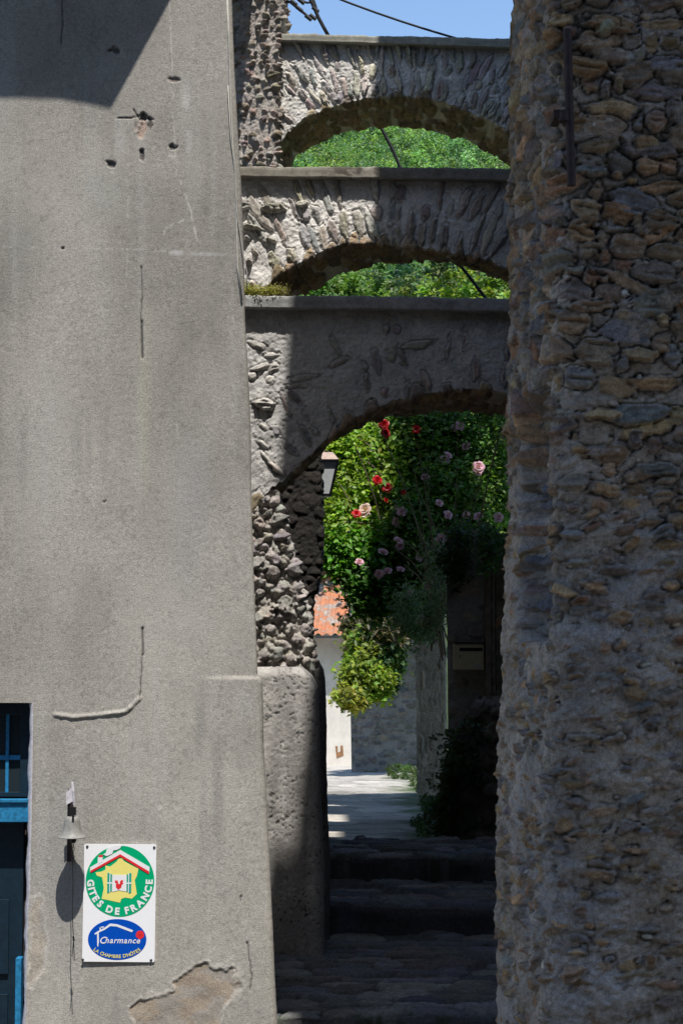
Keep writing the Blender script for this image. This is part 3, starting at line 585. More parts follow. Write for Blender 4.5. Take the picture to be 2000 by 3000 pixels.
# moss tuft on the lowest coping handled with leaves below
# ================================================================= rubble patches as lofted blocks
def block(name, outlineL, outlineR, py0, py1, Y, depth, mat, base, pal, stones, seed, label, cat, res=.007, round_=.06, mrough=.01, dark=None, parent=None, part=None, ret=None, topround=0):
    """a battered, rounded block of masonry: left and right outline (py,px) at depth Y, running back by depth"""
    z0, z1 = PZ(py1, Y), PZ(py0, Y); zs = np.arange(z0, z1 + res, res); pys = np.array([pyof(z, Y) for z in zs])
    xl = np.array([PX(interp(outlineL, p), Y) for p in pys]); xr = np.array([PX(interp(outlineR, p), Y) for p in pys])
    wid = (xr - xl).max(); nf = int(wid / res) + 2; nc = 8; ns = max(6, int(depth / (res * 2.5)))
    plan = []
    G = np.zeros((len(zs), nf + nc + ns, 3)); r = round_
    for j in range(nf):
        t = j / (nf - 1); G[:, j, 0] = xl + (xr - r - xl) * t; G[:, j, 1] = Y
    for j in range(nc):
        a = (j + 1) / nc * pi / 2; G[:, nf + j, 0] = xr - r + r * sin(a); G[:, nf + j, 1] = Y + r * (1 - cos(a))
    for j in range(ns):
        t = (j + 1) / ns; G[:, nf + nc + j, 0] = xr + (ret or 0) * t; G[:, nf + nc + j, 1] = Y + r + (depth - r) * t
    G[..., 2] = zs[:, None]
    if topround:
        k = sstep(z1 - topround, z1, zs); G[..., 1] += (1 - np.sqrt(np.clip(1 - k * k, 0, 1)))[:, None] * topround
    dU = np.hypot(np.diff(G[..., 0], axis=1), np.diff(G[..., 1], axis=1)); U = np.concatenate([np.zeros((len(zs), 1)), np.cumsum(dU, 1)], 1) + xl[:, None]
    V = G[..., 2].copy(); ms = Masonry(U, V, base, seed, mrough); rs = np.random.RandomState(seed)
    stones(ms, rs, U.min(), U.max(), z0, z1)
    N = normals(G); s = (N * np.array([.4, -1, 0])).sum(-1, keepdims=True); N = N * np.where(s < 0, -1, 1)
    N = N / (np.linalg.norm(N, axis=2, keepdims=True) + 1e-9)
    G2 = G + N * ms.H[..., None]
    c0 = ((xl + xr).mean() / 2, Y, z0)
    # cap on top
    o = grid_mesh(name, G2, mat, parent, ms.C, loc=None if parent is not None else c0)
    if parent is None: tag(o, label, cat)
    return o
def courses(sizes=(.05, .09), wid=(.08, .26), ang=.15, angm=.05, hh=(.015, .04), p=.9, pal=PAL_R, edge=.012, strata=.4, rnd=.3, gap=.008, asp=None):
    def f(ms, rs, u0, u1, v0, v1):
        v = v0
        while v < v1:
            h = rs.uniform(*sizes); u = u0 - rs.uniform(0, .1)
            while u < u1:
                w_ = rs.uniform(*wid) * (h / sizes[1]) ** .5; pp = p(u, v) if callable(p) else p
                if rs.rand() < pp:
                    sc = rs.uniform(.75, 1.08); a = rs.normal(angm, ang)
                    ms.stamp(u + w_ / 2, v + h / 2 + rs.normal(0, h * .2), (w_ / 2) * sc, (h / 2) * rs.uniform(.8, 1.1), a, rs.uniform(*hh), pick(pal, rs), rs, edge, strata, rnd)
                u += w_ + gap
            v += h + gap
    return f
# rubble pillar under the nearest arch
def pil(ms, rs, u0, u1, v0, v1):
    courses((.05, .11), (.06, .15), .8, .2, (.015, .045), .8, PAL_P, .03, .1, .3, .0)(ms, rs, u0, u1, v0, v1)
    for k in range(620):
        s_ = rs.uniform(.009, .036); ms.stamp(rs.uniform(u0, u1), rs.uniform(v0, v1), s_ * rs.uniform(1, 1.7), s_, rs.uniform(0, 3.1), rs.uniform(.015, .052), pick(PAL_P, rs), rs, rs.choice([.012, .025]), .2, rs.choice([.1, .6]))
    ms.H += .012 * fbm(ms.U * 35, ms.V * 35, oct=4, seed=71); c = sstep(.0, .5, fbm(ms.U * 18, ms.V * 18, oct=3, seed=72)); ms.C = ms.C * (1 - .35 * c[..., None]) + .35 * c[..., None] * np.array([.42, .39, .36])
block('rubble_pillar', [(1438, 797), (1452, 780), (1470, 760), (1508, 735), (1530, 715), (2100, 735)], [(1438, 803), (1451, 808), (1553, 831), (1706, 869), (1810, 896), (1885, 911), (1990, 914), (2100, 920)], 1438, 2060, 10.6, .85, 'stone', (.42, .39, .35), PAL_P, pil, 21,
      'sunlit pillar of knobbly rubble stones under the nearest arch, above the smooth buttress', 'pillar', .0065, .03, .02, ret=-.12)
mb = MB(); mb.box(PX(738, 10.32), PX(774, 10.32), 10.34, 10.6, PZ(1750, 10.34), PZ(1662, 10.34))
# smooth cement buttress below
def nost(ms, rs, u0, u1, v0, v1):
    hol = sstep(.30, .5, fbm(ms.U * 80, ms.V * 80, oct=3, seed=61)) * sstep(-.35, .25, fbm(ms.U * 6, ms.V * 6, oct=2, seed=62) + .1)
    ms.H = ms.H * .35 + .010 * fbm(ms.U * 5, ms.V * 4, oct=3, seed=64) - .006 * hol; ms.C *= (1 - .6 * hol)[..., None]
    st = sstep(.0, .5, fbm(ms.U * 9, ms.V * 1.2, oct=3, seed=63)); ms.C *= (1 - .25 * st)[..., None]
    sp = sstep(.3, .7, vnoise(ms.U * 70, ms.V * 70, seed=65)); ms.C *= (1 + .2 * sp)[..., None]
block('cement_buttress', [(1940, 715), (2900, 770)], [(1955, 880), (1985, 912), (2020, 928), (2200, 934), (2400, 940), (2800, 950)], 1955, 2860, 10.0, .55, 'cement', (.41, .392, .37), PAL_P, nost, 22,
      'smooth pitted cement buttress between the grey house and the steps', 'buttress', .0065, .055, .008, topround=.06)
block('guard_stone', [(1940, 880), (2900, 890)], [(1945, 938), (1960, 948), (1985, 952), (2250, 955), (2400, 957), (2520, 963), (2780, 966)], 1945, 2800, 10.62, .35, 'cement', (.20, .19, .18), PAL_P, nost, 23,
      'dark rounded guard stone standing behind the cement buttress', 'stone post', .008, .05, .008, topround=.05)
# pier of the middle arch, dark in the alley
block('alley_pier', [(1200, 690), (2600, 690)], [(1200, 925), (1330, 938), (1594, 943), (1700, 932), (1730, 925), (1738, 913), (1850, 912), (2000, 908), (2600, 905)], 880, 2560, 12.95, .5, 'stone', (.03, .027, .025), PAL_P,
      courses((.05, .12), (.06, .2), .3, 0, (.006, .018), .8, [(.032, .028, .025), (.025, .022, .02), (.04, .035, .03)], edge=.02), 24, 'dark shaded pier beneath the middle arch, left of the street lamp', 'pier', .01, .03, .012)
# rough pillar at the left of the highest arch
rp = courses((.03, .07), (.04, .13), .6, .3, (.012, .045), .75, [(.36, .31, .27), (.30, .26, .22), (.36, .28, .24), (.42, .38, .34), (.24, .20, .15)], .02, .9, .15, .004)
block('rough_pillar', [(-300, 600), (500, 600)], [(-300, 828), (0, 824), (60, 822), (100, 812), (150, 812), (250, 806), (330, 812), (420, 808), (500, 812)], -300, 520, 14.08, .6, 'stone', (.42, .38, .345), PAL_P, rp, 25,
      'rough rubble pillar rising at the left end of the highest arch', 'pillar', .008, .05, .012)
# ================================================================= RUBBLE HOUSE (right)
rh = empty('rubble_house', (1.6, 6, -2.6)); tag(rh, 'tall shaded house of brown rubble stones and grey mortar on the right', 'house')
RE = [(-900, 1530), (0, 1515), (765, 1503), (1210, 1492), (1530, 1486), (1910, 1473), (2170, 1457), (2490, 1450), (3600, 1448)]
RC = [(-900, 1660), (0, 1652), (1200, 1640), (1900, 1622), (3000, 1605), (3600, 1600)]
zs = np.concatenate([np.arange(-2.6, -1.75, .03), np.arange(-1.75, -1.32, .008), np.arange(-1.32, 2.25, .0055), np.arange(2.25, 3.5, .009), np.arange(3.5, 6.05, .05)])
u1 = np.concatenate([np.arange(0, .45, .03), np.arange(.45, 1, .0062)]) ; u1 = u1 / u1[-1]
n1 = len(u1); n2 = 90; n3 = 24; G = np.zeros((len(zs), n1 + n2 + n3, 3))
xc = np.array([PX(interp(RC, pyof(z, 6)), 6) for z in zs]); xe = np.array([PX(interp(RE, pyof(z, 6.6)), 6.6) + .015 for z in zs])
front_t = 1.95 + (xc[:, None] - 1.95) * u1[None]; G[:, :n1, 0] = front_t; G[:, :n1, 1] = 6
for j in range(n2): t = (j + 1) / n2; G[:, n1 + j, 0] = xc + (xe - xc) * t; G[:, n1 + j, 1] = 6 + .6 * t
for j in range(n3): t = (j + 1) / n3; G[:, n1 + n2 + j, 0] = xe + .40 * t; G[:, n1 + n2 + j, 1] = 6.6 + 3.4 * t
G[..., 2] = zs[:, None]
dU = np.hypot(np.diff(G[..., 0], axis=1), np.diff(G[..., 1], axis=1)); U = np.concatenate([np.zeros((len(zs), 1)), np.cumsum(dU, 1)], 1)
U = U - U[:, n1 - 1:n1]                       # 0 at the corner, negative on the front
kern = 13; 
for ax in (0, 1):                              # round the corner
    A = G[..., ax].copy(); B = A.copy()
    for d in range(1, 10): B[:, 10:-10] += A[:, 10 - d:A.shape[1] - 10 - d] + A[:, 10 + d:A.shape[1] - 10 + d] if d < 10 else 0
    B[:, 10:-10] /= 19; w_ = np.zeros(A.shape[1]); w_[n1 - 14:n1 + 10] = 1; G[..., ax] = A * (1 - w_) + B * w_
V = G[..., 2] + 0
ms = Masonry(U, V, (.325, .29, .25), 500, .010); rs = np.random.RandomState(501); ms.ringd = .009; ms.ringc = .35; ms.H += .009 + .019 * fbm(U * 8, V * 11, oct=4, seed=540) + (.003 + .010 * fbm(U * 12, V * 16, oct=4, seed=541)) * sstep(.55, -.1, V); up_ = sstep(-.1, 1.0, V)[..., None]; ms.C = ms.C * (1 - up_) + up_ * ms.C * np.array([1.02, .97, .92])
mottle = fbm(U * 9, V * 9, oct=5, seed=520); ms.C *= (1 + .3 * mottle)[..., None]; bl = sstep(-.1, .4, fbm(U * 5, V * 3, oct=4, seed=521)); ms.C *= (1 + bl[..., None] * (np.array([.95, 1.0, 1.1]) - 1))
v = -2.6
while v < 5.6:
    y = 1880 - v * F / 6.1; t = float(sstep(1050, 1700, np.array(y)))
    h = rs.uniform(.032, .075) * (1 - t) + rs.uniform(.020, .042) * t; u = -1.35
    while u < .9:
        w_ = (rs.uniform(.08, .21) if rs.rand() < .65 else rs.uniform(.03, .08)) * (1 - t) + rs.uniform(.035, .12) * t
        if rs.rand() < 1.0 * (1 - t) + .72 * t:
            ms.ringd = .007 * (1 - t) + .003 * t; ms.ringc = .26 * (1 - t) + .10 * t
            an = rs.normal(.14 * (1 - t) - .03 * t, .22); hs = rs.uniform(.75, 1.35)
            ms.stamp(u + w_ / 2, v + h / 2 + rs.normal(0, h * .3) + .04 * sin(u * 4 + v), w_ / 2 * rs.uniform(.85, 1.2), h / 2 * hs * (1.15 - .1 * t), an, rs.uniform(.012, .032) * (1 - t) + rs.uniform(.010, .028) * t, pick(PAL_R, rs), rs, rs.choice([.004, .007, .014]), 1.0, rs.choice([.0, .0, .08, .2]))
        u += w_ + .004 * (1 - t) + .016 * t
    v += h + .002 * (1 - t) + .008 * t
# small chips pressed into the mortar
for k in range(900):
    u = rs.uniform(-.75, .7); v = rs.uniform(-1.4, 2.3); s_ = rs.uniform(.004, .013)
    ms.stamp(u, v, s_ * rs.uniform(1, 2), s_, rs.uniform(-.5, .5), rs.uniform(.006, .016), pick([(.34, .25, .15), (.40, .36, .32), (.2, .13, .08), (.14, .14, .15), (.5, .46, .40)], rs), rs, .005, .1)
ms.ringd, ms.ringc = .008, .3
vz = PZ(1865, 6.3)
while vz < PZ(1190, 6.3):
    hb = rs.uniform(.022, .045); ms.stamp(.24 + rs.uniform(-.03, .03), vz + hb, rs.uniform(.13, .19), hb, rs.uniform(-.08, .08), rs.uniform(.03, .05), pick([(.09, .095, .11), (.13, .10, .075), (.11, .12, .14), (.14, .13, .12)], rs), rs, .012, .8, .15); vz += 2 * hb + rs.uniform(.004, .03)
# one big river cobble high up
cz = PZ(85, 6); cxp = (PX(1790, 6)); ms.stamp(-(cxp - .745), cz, .048, .036, -.5, .06, (.26, .25, .17), rs, .05, .05, .9)
# upright chase (groove) near the corner
yy = np.vectorize(lambda z: pyof(z, 6.3))(zs)[:, None]; pxg = 1000 + G[..., 0] / G[..., 1] * F
gl = 1532 - (yy - 1500) * .012; gr = 1618 - (yy - 1500) * .008
gm = sstep(1150, 1215, yy + 30 * fbm(U * 10, V * 10, oct=2, seed=530) - (1650 - pxg) * .0) * sstep(1885, 1865, yy) * sstep(gl - 6, gl + 10, pxg + 6 * fbm(V * 20, U * 3, oct=3, seed=531)) * sstep(gr + 4, gr - 6, pxg + 8 * fbm(V * 22, U * 3, oct=3, seed=532)) * (U > -.2)
ms.H = ms.H * (1 - .1 * gm) - .095 * gm
low = sstep(1450, 1880, yy) * gm; ms.C = ms.C * (1 - .5 * gm[..., None]) + .5 * gm[..., None] * (ms.C * .8 + np.array([.03, .035, .045]))
rub = sstep(1500, 3000, yy) ; ms.C = ms.C * (1 - .0 * rub[..., None]) + .0 * rub[..., None] * np.array([.30, .285, .27])
ms.C *= np.array([1.50, 1.46, 1.42])
N = normals(G); s = (N * np.array([-.4, -1, 0])).sum(-1, keepdims=True); N = N * np.where(s < 0, -1, 1)
grid_mesh('wall', G + N * ms.H[..., None], 'stone', rh, ms.C, flip=True)
# unseen slabs added over the street and the alley, outlined to cut their shade
def shade_slab(pts, z, th=.16, name='shade_eave'):
    mb = MB(); mb.zprism(pts, z, z + th); return mb.obj(name, 'wood', rh)
HR = 9.0; dx, dy = (HR - 6) * .2 / 2.1, -(HR - 6) / 2.1
def rp6(x0, y0, y1): shade_slab([(x0 + dx, y0 + dy), (4.3, y0 + dy), (4.3, y1 + dy), (x0 + dx, y1 + dy)], HR)
rp6(.52, 1.2, 4.9); rp6(.29, 4.902, 6.52); rp6(.43, 6.522, 8.25)
b1 = cast(832, 905, 10.6, HR)[0]; b2 = cast(822, 1400, 10.7, HR)
shade_slab([(b2[0], b2[1] - .15), (4.3, 8.252 + dy), (4.3, 9.55 + dy), (b1, 9.55 + dy)], HR)
zz = 9.0; c3 = cast(1108, 150, 14.2, zz)[0]; c2 = cast(1096, 650, 12.5, zz)[0]; sx, sy = .0952, -.476
for x0, y0, y1 in ((1.0, 8.62, 9.748), (c2, 9.75, 10.45), (1.05, 10.452, 12.098), (c3, 12.1, 12.85), (1.05, 12.852, 14.5)):
    shade_slab([(x0, y0 + sy), (5, y0 + sy), (5, y1 + sy), (x0, y1 + sy)], zz)
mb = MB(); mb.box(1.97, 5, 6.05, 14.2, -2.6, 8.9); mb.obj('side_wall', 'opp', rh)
# left house: unseen slab added to shade the strip beside the rough pillar
gx = cast(738, 0, 14.0, 5.9); mb = MB(); mb.box(-3.4, gx[0], 12.3, 14.0, 5.9, 6.1); mb.obj('shade_balcony', 'wood', house)
opp = empty('opposite_house', (0, -5, -3)); tag(opp, 'row of tall houses across the street, facing the arches', 'house')
for i, (x0, x1, h) in enumerate(((-16, -5.02, 9.5), (-5, 4.4, 11), (4.42, 15, 10))):
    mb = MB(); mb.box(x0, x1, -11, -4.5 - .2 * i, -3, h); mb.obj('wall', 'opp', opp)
    mb = MB(); mb.prism([(x0 - .3, h), (x1 + .3, h), (x1 + .3, h + .25), (x0 - .3, h + .25)], -11.2, -4.0 - .2 * i); mb.obj('roof', 'wood', opp)
    for k in range(3):
        for j in range(3):
            cx_ = x0 + (x1 - x0) * (k + .5) / 3; mb = MB(); mb.box(cx_ - .5, cx_ + .5, -4.5 - .2 * i, -4.46 - .2 * i, -.9 + j * 3, .7 + j * 3); mb.obj('window', 'bluedark', opp)
# ================================================================= PIPE
p0, p1 = P(1660, 88, 5.90), P(1672, 545, 5.90)
pipe = empty('rusty_pipe', p1); tag(pipe, 'short rusty drainpipe fixed upright on the rubble wall, high at right', 'pipe')
pts = [(p0[0] + (p1[0] - p0[0]) * t, 5.895, p0[2] + (p1[2] - p0[2]) * t) for t in np.linspace(0, 1, 8)]
mb = MB(); mb.tube(pts, .0145, 16); mb.obj('tube', 'iron', pipe, smooth=False)
zc = PZ(342, 5.90); xcn = PX(1664, 5.90); mb = MB(); mb.tube([(xcn, 5.895, zc - .018), (xcn, 5.895, zc + .018)], .020, 16); mb.box(xcn - .035, xcn - .008, 5.885, 5.99, zc - .008, zc + .02); mb.obj('collar', 'iron', pipe)
# ================================================================= GROUND, STEPS, LANE
def sheet(name, f, x0, x1, y0, y1, nx, ny, mat, kind='structure', C=None):
    X, Yy = np.meshgrid(np.linspace(x0, x1, nx), np.linspace(y0, y1, ny)); Z = f(X, Yy)
    o = grid_mesh(name, np.stack([X, Yy, Z], -1), mat, None, C(X, Yy) if C else None, loc=(0, 0, 0)); o['kind'] = kind; return o
sheet('street', lambda x, y: -2.92 + .94 * sstep(-1.2, .6, x) + .004 * fbm(x * 2, y * 2, oct=3, seed=9), -60, 60, -40, 8.45, 200, 60, 'street')
def treadcol(seed, base=(.20, .20, .20), moss=.25):
    def f(X, Y):
        rs = np.random.RandomState(seed); ms = Masonry(X, Y, np.array(base) * .8, seed, .004)
        v = Y.min()
        while v < Y.max():
            h = rs.uniform(.10, .24); u = X.min() - rs.uniform(0, .2)
            while u < X.max():
                w_ = rs.uniform(.15, .45); ms.stamp(u + w_ / 2, v + h / 2, w_ / 2 * 1.05, h / 2 * 1.05, rs.uniform(-.06, .06), rs.uniform(.008, .03), pick([(.26, .26, .27), (.18, .19, .21), (.30, .29, .27), (.22, .21, .19)], rs), rs, .016, .6, .1); u += w_
            v += h
        g = sstep(.1, .4, fbm(X * 3, Y * 3, oct=5, seed=seed + 2) + moss - .25) * (ms.H < .006); c = ms.C * (1 - .7 * g[..., None]) + .7 * g[..., None] * np.array([.05, .075, .025])
        return ms.H, c
    return f
def step(name, label, x0, x1, yfr, ybk, z, rise, seed, edge=None):
    X, Yy = np.meshgrid(np.arange(x0, x1, .014), np.arange(0, ybk - yfr, .014)); fr = .02 * fbm(X[0] * 3, X[0] * 0, oct=4, seed=seed) + (edge(X[0]) if edge is not None else 0)
    H, C = treadcol(seed)(X, Yy + yfr)
    Z = z + H + .012 * fbm(X * 1.5, Yy * 2, oct=3, seed=seed + 4); Y2 = yfr + fr[None] + Yy * (ybk - yfr - fr[None]) / (ybk - yfr)
    G = np.stack([X, Y2, Z], -1); rows = []
    for k, (dy, dz) in enumerate([(.03, -rise - .04), (.02, -rise), (.012, -rise * .7), (.006, -rise * .4), (-.004, -.05), (-.008, -.025), (0, -.006)]):
        r = G[0].copy(); nn = fbm(X[0] * 6, X[0] * 0 + k * .7, oct=3, seed=seed + 6); r[:, 1] += dy + .012 * nn; r[:, 2] = Z[0] + dz; rows.append(r)
    G = np.concatenate([np.array(rows), G]); Cc = np.concatenate([np.repeat(C[:1] * .8, 7, 0), C])
    o = grid_mesh(name, G, 'stone', None, Cc, loc=((x0 + x1) / 2, yfr, z)); tag(o, label, 'step', 'worn stone steps of the alley'); return o
step('stone_step', 'upper stone step where the lane begins, straight dark front edge', -.75, 1.9, 12.0, 13.1, -1.442, .17, 31, lambda x: -.06 * x)
step('stone_step', 'middle stone step beside the guard stone, bowed worn edge', -1.0, 1.7, 10.88, 12.2, -1.605, .19, 32, lambda x: .10 * sstep(.5, 0, np.abs(x - .05)) * 0 - .05 * sstep(.1, .5, np.abs(x - .02)) + .03)
step('stone_step', 'lowest and deepest stone step, cobbled landing at the picture foot', -1.3, 1.6, 8.55, 11.1, -1.775, .20, 33, lambda x: .05 * x)
def lanez(y): return np.interp(y, [13, 36, 45], [-1.445, -2.42, -2.6])
def lanecol(X, Y):
    c = np.array([.48, .445, .39]) * (1 + .25 * fbm(X * 2, Y * 1.2, oct=5, seed=71))[..., None]
    px = 1000 + X / Y * F; e = fbm(X * 3, Y * 1.5, oct=5, seed=72)
    ml = Masonry(X, Y, (1, 1, 1), 75, .0); ml.ringc = .5; rs = np.random.RandomState(76); v = 13.
    while v < 30:
        h = rs.uniform(.35, .8); u = -1.6 + rs.uniform(-.4, 0)
        while u < 2.6: w_ = rs.uniform(.3, .8); ml.stamp(u + w_ / 2, v + h / 2, w_ / 2 * 1.1, h / 2 * 1.1, rs.uniform(-.1, .1), .01, np.ones(3) * rs.uniform(.75, 1.12), rs, .02, 0, .05); u += w_
        v += h
    lm = np.clip(ml.C.mean(-1), .5, 1.2); lm = np.where(ml.H > .002, lm, .62); c = c * np.where(Y < 30, lm, 1)[..., None]
    g = sstep(1130, 1250, px + 110 * e) * .95; g = np.maximum(g, sstep(34, 35.5, Y + e) * .6 * sstep(1040, 1080, px + 40 * e))
    d = sstep(.25, .5, fbm(X * 2.2, Y * 1.3, oct=4, seed=74)) * .35; c = c * (1 - d[..., None])
    g2 = fbm(X * 25, Y * 12, oct=3, seed=73); gc = np.array([.045, .085, .02]) * (1 + .6 * g2)[..., None]
    jl = sstep(.03, .01, np.abs(((Y + .15 * X) * 1.0) % 3.1 - 1.5)); c = c * (1 - .6 * jl[..., None])
    return c * (1 - g[..., None]) + gc * g[..., None]
M['lanev'] = vcol_mat('lane_surface', s1=25, amp=(.8, 1.15), s2=110, amp2=(.8, 1.2))
o = sheet('lane', lambda x, y: lanez(y) + .02 * fbm(x * 2, y * 1.4, oct=4, seed=12), -4, 6, 13.05, 45, 300, 700, 'lanev', C=lanecol)
sheet('ground', lambda x, y: -3.1 + 0 * x, -400, 400, -60, 600, 12, 12, 'earth')
# hillside: rises behind the village
def hillz(x, y): return np.interp(y, [38, 60, 100, 250, 400], [-3, 4, 17, 71, 73]) + 2.5 * fbm(x / 25, y / 25, oct=3, seed=14)
sheet('hillside', hillz, -160, 160, 38, 400, 90, 110, 'earth')
# ================================================================= FOLIAGE
def leaves(name, cen, size, cols, parent=None, seed=0, up=.5, loc=None, mat='leaf', aspect=.55, droop=0, jit=.35):
    rs = np.random.RandomState(seed); n = len(cen); size = np.asarray(size) * rs.uniform(1 - jit, 1 + jit, n) if np.ndim(size) == 0 else size
    nv = rs.normal(size=(n, 3)); nv[:, 2] = np.abs(nv[:, 2]) * (1 + up) + .5; nv[:, 1] -= .75; nv /= np.linalg.norm(nv, axis=1, keepdims=True)
    t = rs.normal(size=(n, 3)); t[:, 2] -= droop; t -= (t * nv).sum(1, keepdims=True) * nv; t /= np.linalg.norm(t, axis=1, keepdims=True); b = np.cross(nv, t)
    s = size[:, None]; fold = nv * s * .12
    V = np.stack([cen - t * s * .5, cen - t * s * .05 + b * s * aspect * .5 + fold, cen + t * s * .5 - fold * .6, cen - t * s * .05 - b * s * aspect * .5 + fold], 1)
    i = np.arange(n) * 4; Fc = np.concatenate([np.stack([i, i + 1, i + 2], 1), np.stack([i, i + 2, i + 3], 1)])
    C = np.repeat(cols, 4, axis=0)
    return mesh_np(name, V.reshape(-1, 3), Fc, mat, parent, C, smooth=False, loc=loc)
def shell(c, r, n, rs, inner=.55, clump=None, cr=.12):
    """points filling the outer part of an ellipsoid in clumps, so gaps and lumps show"""
    c = np.array(c); r = np.array(r); k = clump or max(6, n // 45)
    d = rs.normal(size=(k, 3)); d /= np.linalg.norm(d, axis=1, keepdims=True); cc = d * rs.uniform(inner, 1, (k, 1)) ** .6
    idx = rs.randint(k, size=n); p = cc[idx] * r + rs.normal(size=(n, 3)) * cr; return c + p, idx
def lcol(n, base, rs, idx=None, v=.35):
    b = np.array(base)[None] * rs.uniform(1 - v, 1 + v, (n, 1)) * (1 + rs.uniform(-.1, .1, (n, 3)))
    if idx is not None: kk = np.random.RandomState(5).uniform(.6, 1.4, idx.max() + 1); hue = np.random.RandomState(6).uniform(-.25, .25, idx.max() + 1); b = b * kk[idx][:, None]; b[:, 0] *= 1 + hue[idx]
    return b
def ell(px, py, Y, rx, ry, rd):
    if 17 < Y < 19.5: Y, rd = 18.9 - (py - 1200) / 600 * 1.35 + .25 * (Y - 18.2), rd * .6
    return ell_(px, py, Y, rx, ry, rd)
def ell_(px, py, Y, rx, ry, rd): c = P(px, py, Y); k = Y / F; return c, (rx * k, rd, ry * k)
def foliage(name, ells, size, base, parent, seed, per=2500, crf=None, **kw):
    rs = np.random.RandomState(seed); A = []; Cc = []
    for e in ells:
        c, r = ell(*e[:6]); n = int(per * (e[6] if len(e) > 6 else 1)); p, i = shell(c, r, n, rs, cr=(.10 * max(r) + .03) if crf is None else crf); A.append(p); Cc.append(lcol(n, e[7] if len(e) > 7 else base, rs, i))
    return leaves(name, np.concatenate(A), size, np.concatenate(Cc), parent, seed, **kw)
# --- vine-covered pale green shrub (lit) in the lane, left of the roses
G1 = (.22, .35, .045); G2c = (.10, .20, .035); G3 = (.03, .075, .018)
vine = empty('leafy_shrub', P(1040, 1800, 18.0)); tag(vine, 'bright sunlit green shrub hanging over the lane, below the street lamp', 'shrub')
Gb = (.24, .36, .055)
foliage('foliage', [(1030, 1400, 18.6, 90, 140, .6, .7), (1000, 1290, 18.9, 80, 80, .6, .6), (1110, 1290, 18.6, 110, 90, .6, .7, Gb), (1025, 1530, 18.3, 75, 80, .45, .7), (1045, 1640, 18.1, 62, 60, .4, .8, (.10, .25, .025)), (1000, 1610, 18.0, 40, 40, .3, .35, (.12, .27, .03)), (1100, 1725, 18.1, 60, 70, .35, .8, (.06, .16, .02)), (1120, 1480, 18.4, 110, 130, .5, .8), (1175, 1380, 18.0, 60, 120, .4, .6, Gb)], .075, G1, vine, 41, 5200, crf=.09, droop=.3)
mb = MB(); rsx = np.random.RandomState(4)
for k in range(16):
    a = np.array(P(1150 + rsx.uniform(-40, 60), 1700 + rsx.uniform(-200, 100), 18)); e = np.array(P(960 + rsx.uniform(0, 150), 1250 + rsx.uniform(0, 480), 18 + rsx.uniform(-.4, .4))); m_ = (a + e) / 2 + (0, 0, .25)
    mb.tube([a, (a + m_) / 2 + (0, 0, .06), m_, (m_ + e) / 2 + (0, 0, .03), e], .012, 5, .003)
mb.obj('stem', 'wood', vine)
# --- the climbing rose, mostly in shade
rose = empty('climbing_rose', P(1330, 1800, 16.2)); tag(rose, 'large climbing rose with pink and red blossoms filling the nearest arch at right', 'rose bush')
foliage('foliage', [(1250, 1330, 17.8, 140, 140, .6, 1.3), (1400, 1290, 17.4, 120, 130, .6), (1290, 1480, 17.6, 130, 130, .5, 1.2), (1190, 1600, 17.7, 90, 150, .45, 1.1), (1260, 1680, 17.6, 75, 130, .35), (1430, 1430, 18.2, 75, 100, .4, .8), (1200, 1280, 18.1, 110, 90, .6), (1370, 1560, 17.5, 80, 60, .3, .5), (1130, 1420, 19.1, 80, 130, .4, .9), (1215, 1790, 17.6, 45, 60, .2, .5)], .062, G2c, rose, 42, 4300)
mb = MB()
for k in range(26):
    a = np.array(P(1290 + rsx.uniform(-30, 60), 1900 + rsx.uniform(-60, 40), 17.7)); e = np.array(P(1120 + rsx.uniform(0, 360), 1230 + rsx.uniform(0, 450), 16.2 + rsx.uniform(-.4, .4))); m_ = (a + e) / 2 + (rsx.uniform(-.1, .1), 0, .2)
    mb.tube([a, (a + m_) / 2, m_, (m_ + e) / 2 + (0, 0, .04), e], .010, 5, .003)
mb.obj('stem', 'wood', rose)
def blossom_mesh(name, col, seed):
    rs = np.random.RandomState(seed); V = []; Fc = []; C = []
    for ring, (n, r, tilt, sz) in enumerate([(5, .50, .25, .62), (6, .34, .7, .55), (5, .2, 1.1, .45), (4, .08, 1.4, .34)]):
        for k in range(n):
            a = 2 * pi * (k + .5 * ring) / n + rs.uniform(-.15, .15); o = len(V)
            d = np.array([cos(a), sin(a), 0]); s = np.array([-sin(a), cos(a), 0]); upv = d * cos(tilt) + np.array([0, 0, 1]) * sin(tilt)
            for (w_, t) in ((0, 0), (.5, .35), (.55, .75), (.25, 1.0), (-.25, 1.0), (-.55, .75), (-.5, .35)):
                cup = np.array([0, 0, 1]) * .15 * (abs(w_) * 2) ** 2 * sz; V.append(d * r * .3 + upv * t * sz + s * w_ * sz + cup + np.array([0, 0, -.1 * ring * 0])); C.append(np.array(col) * rs.uniform(.75, 1.15))
            Fc += [(o, o + 1, o + 2, o + 5), (o, o + 5, o + 5, o + 6), (o + 2, o + 3, o + 4, o + 5)]
    V = np.array(V); me = bpy.data.meshes.new(name); me.from_pydata([tuple(v) for v in V], [], [tuple(dict.fromkeys(f)) for f in Fc]); me.update()
    at = me.color_attributes.new('Col', 'FLOAT_COLOR', 'POINT'); at.data.foreach_set('color', np.hstack([np.clip(np.array(C), 0, 1), np.ones((len(C), 1))]).astype(np.float32).ravel()); me.materials.append(M['petal']); return me
red = blossom_mesh('red_blossom', (.62, .01, .02), 1); dred = blossom_mesh('dark_red_blossom', (.40, .006, .012), 2); pink = blossom_mesh('pink_blossom', (.70, .42, .50), 3); cream = blossom_mesh('cream_blossom', (.75, .58, .50), 4)
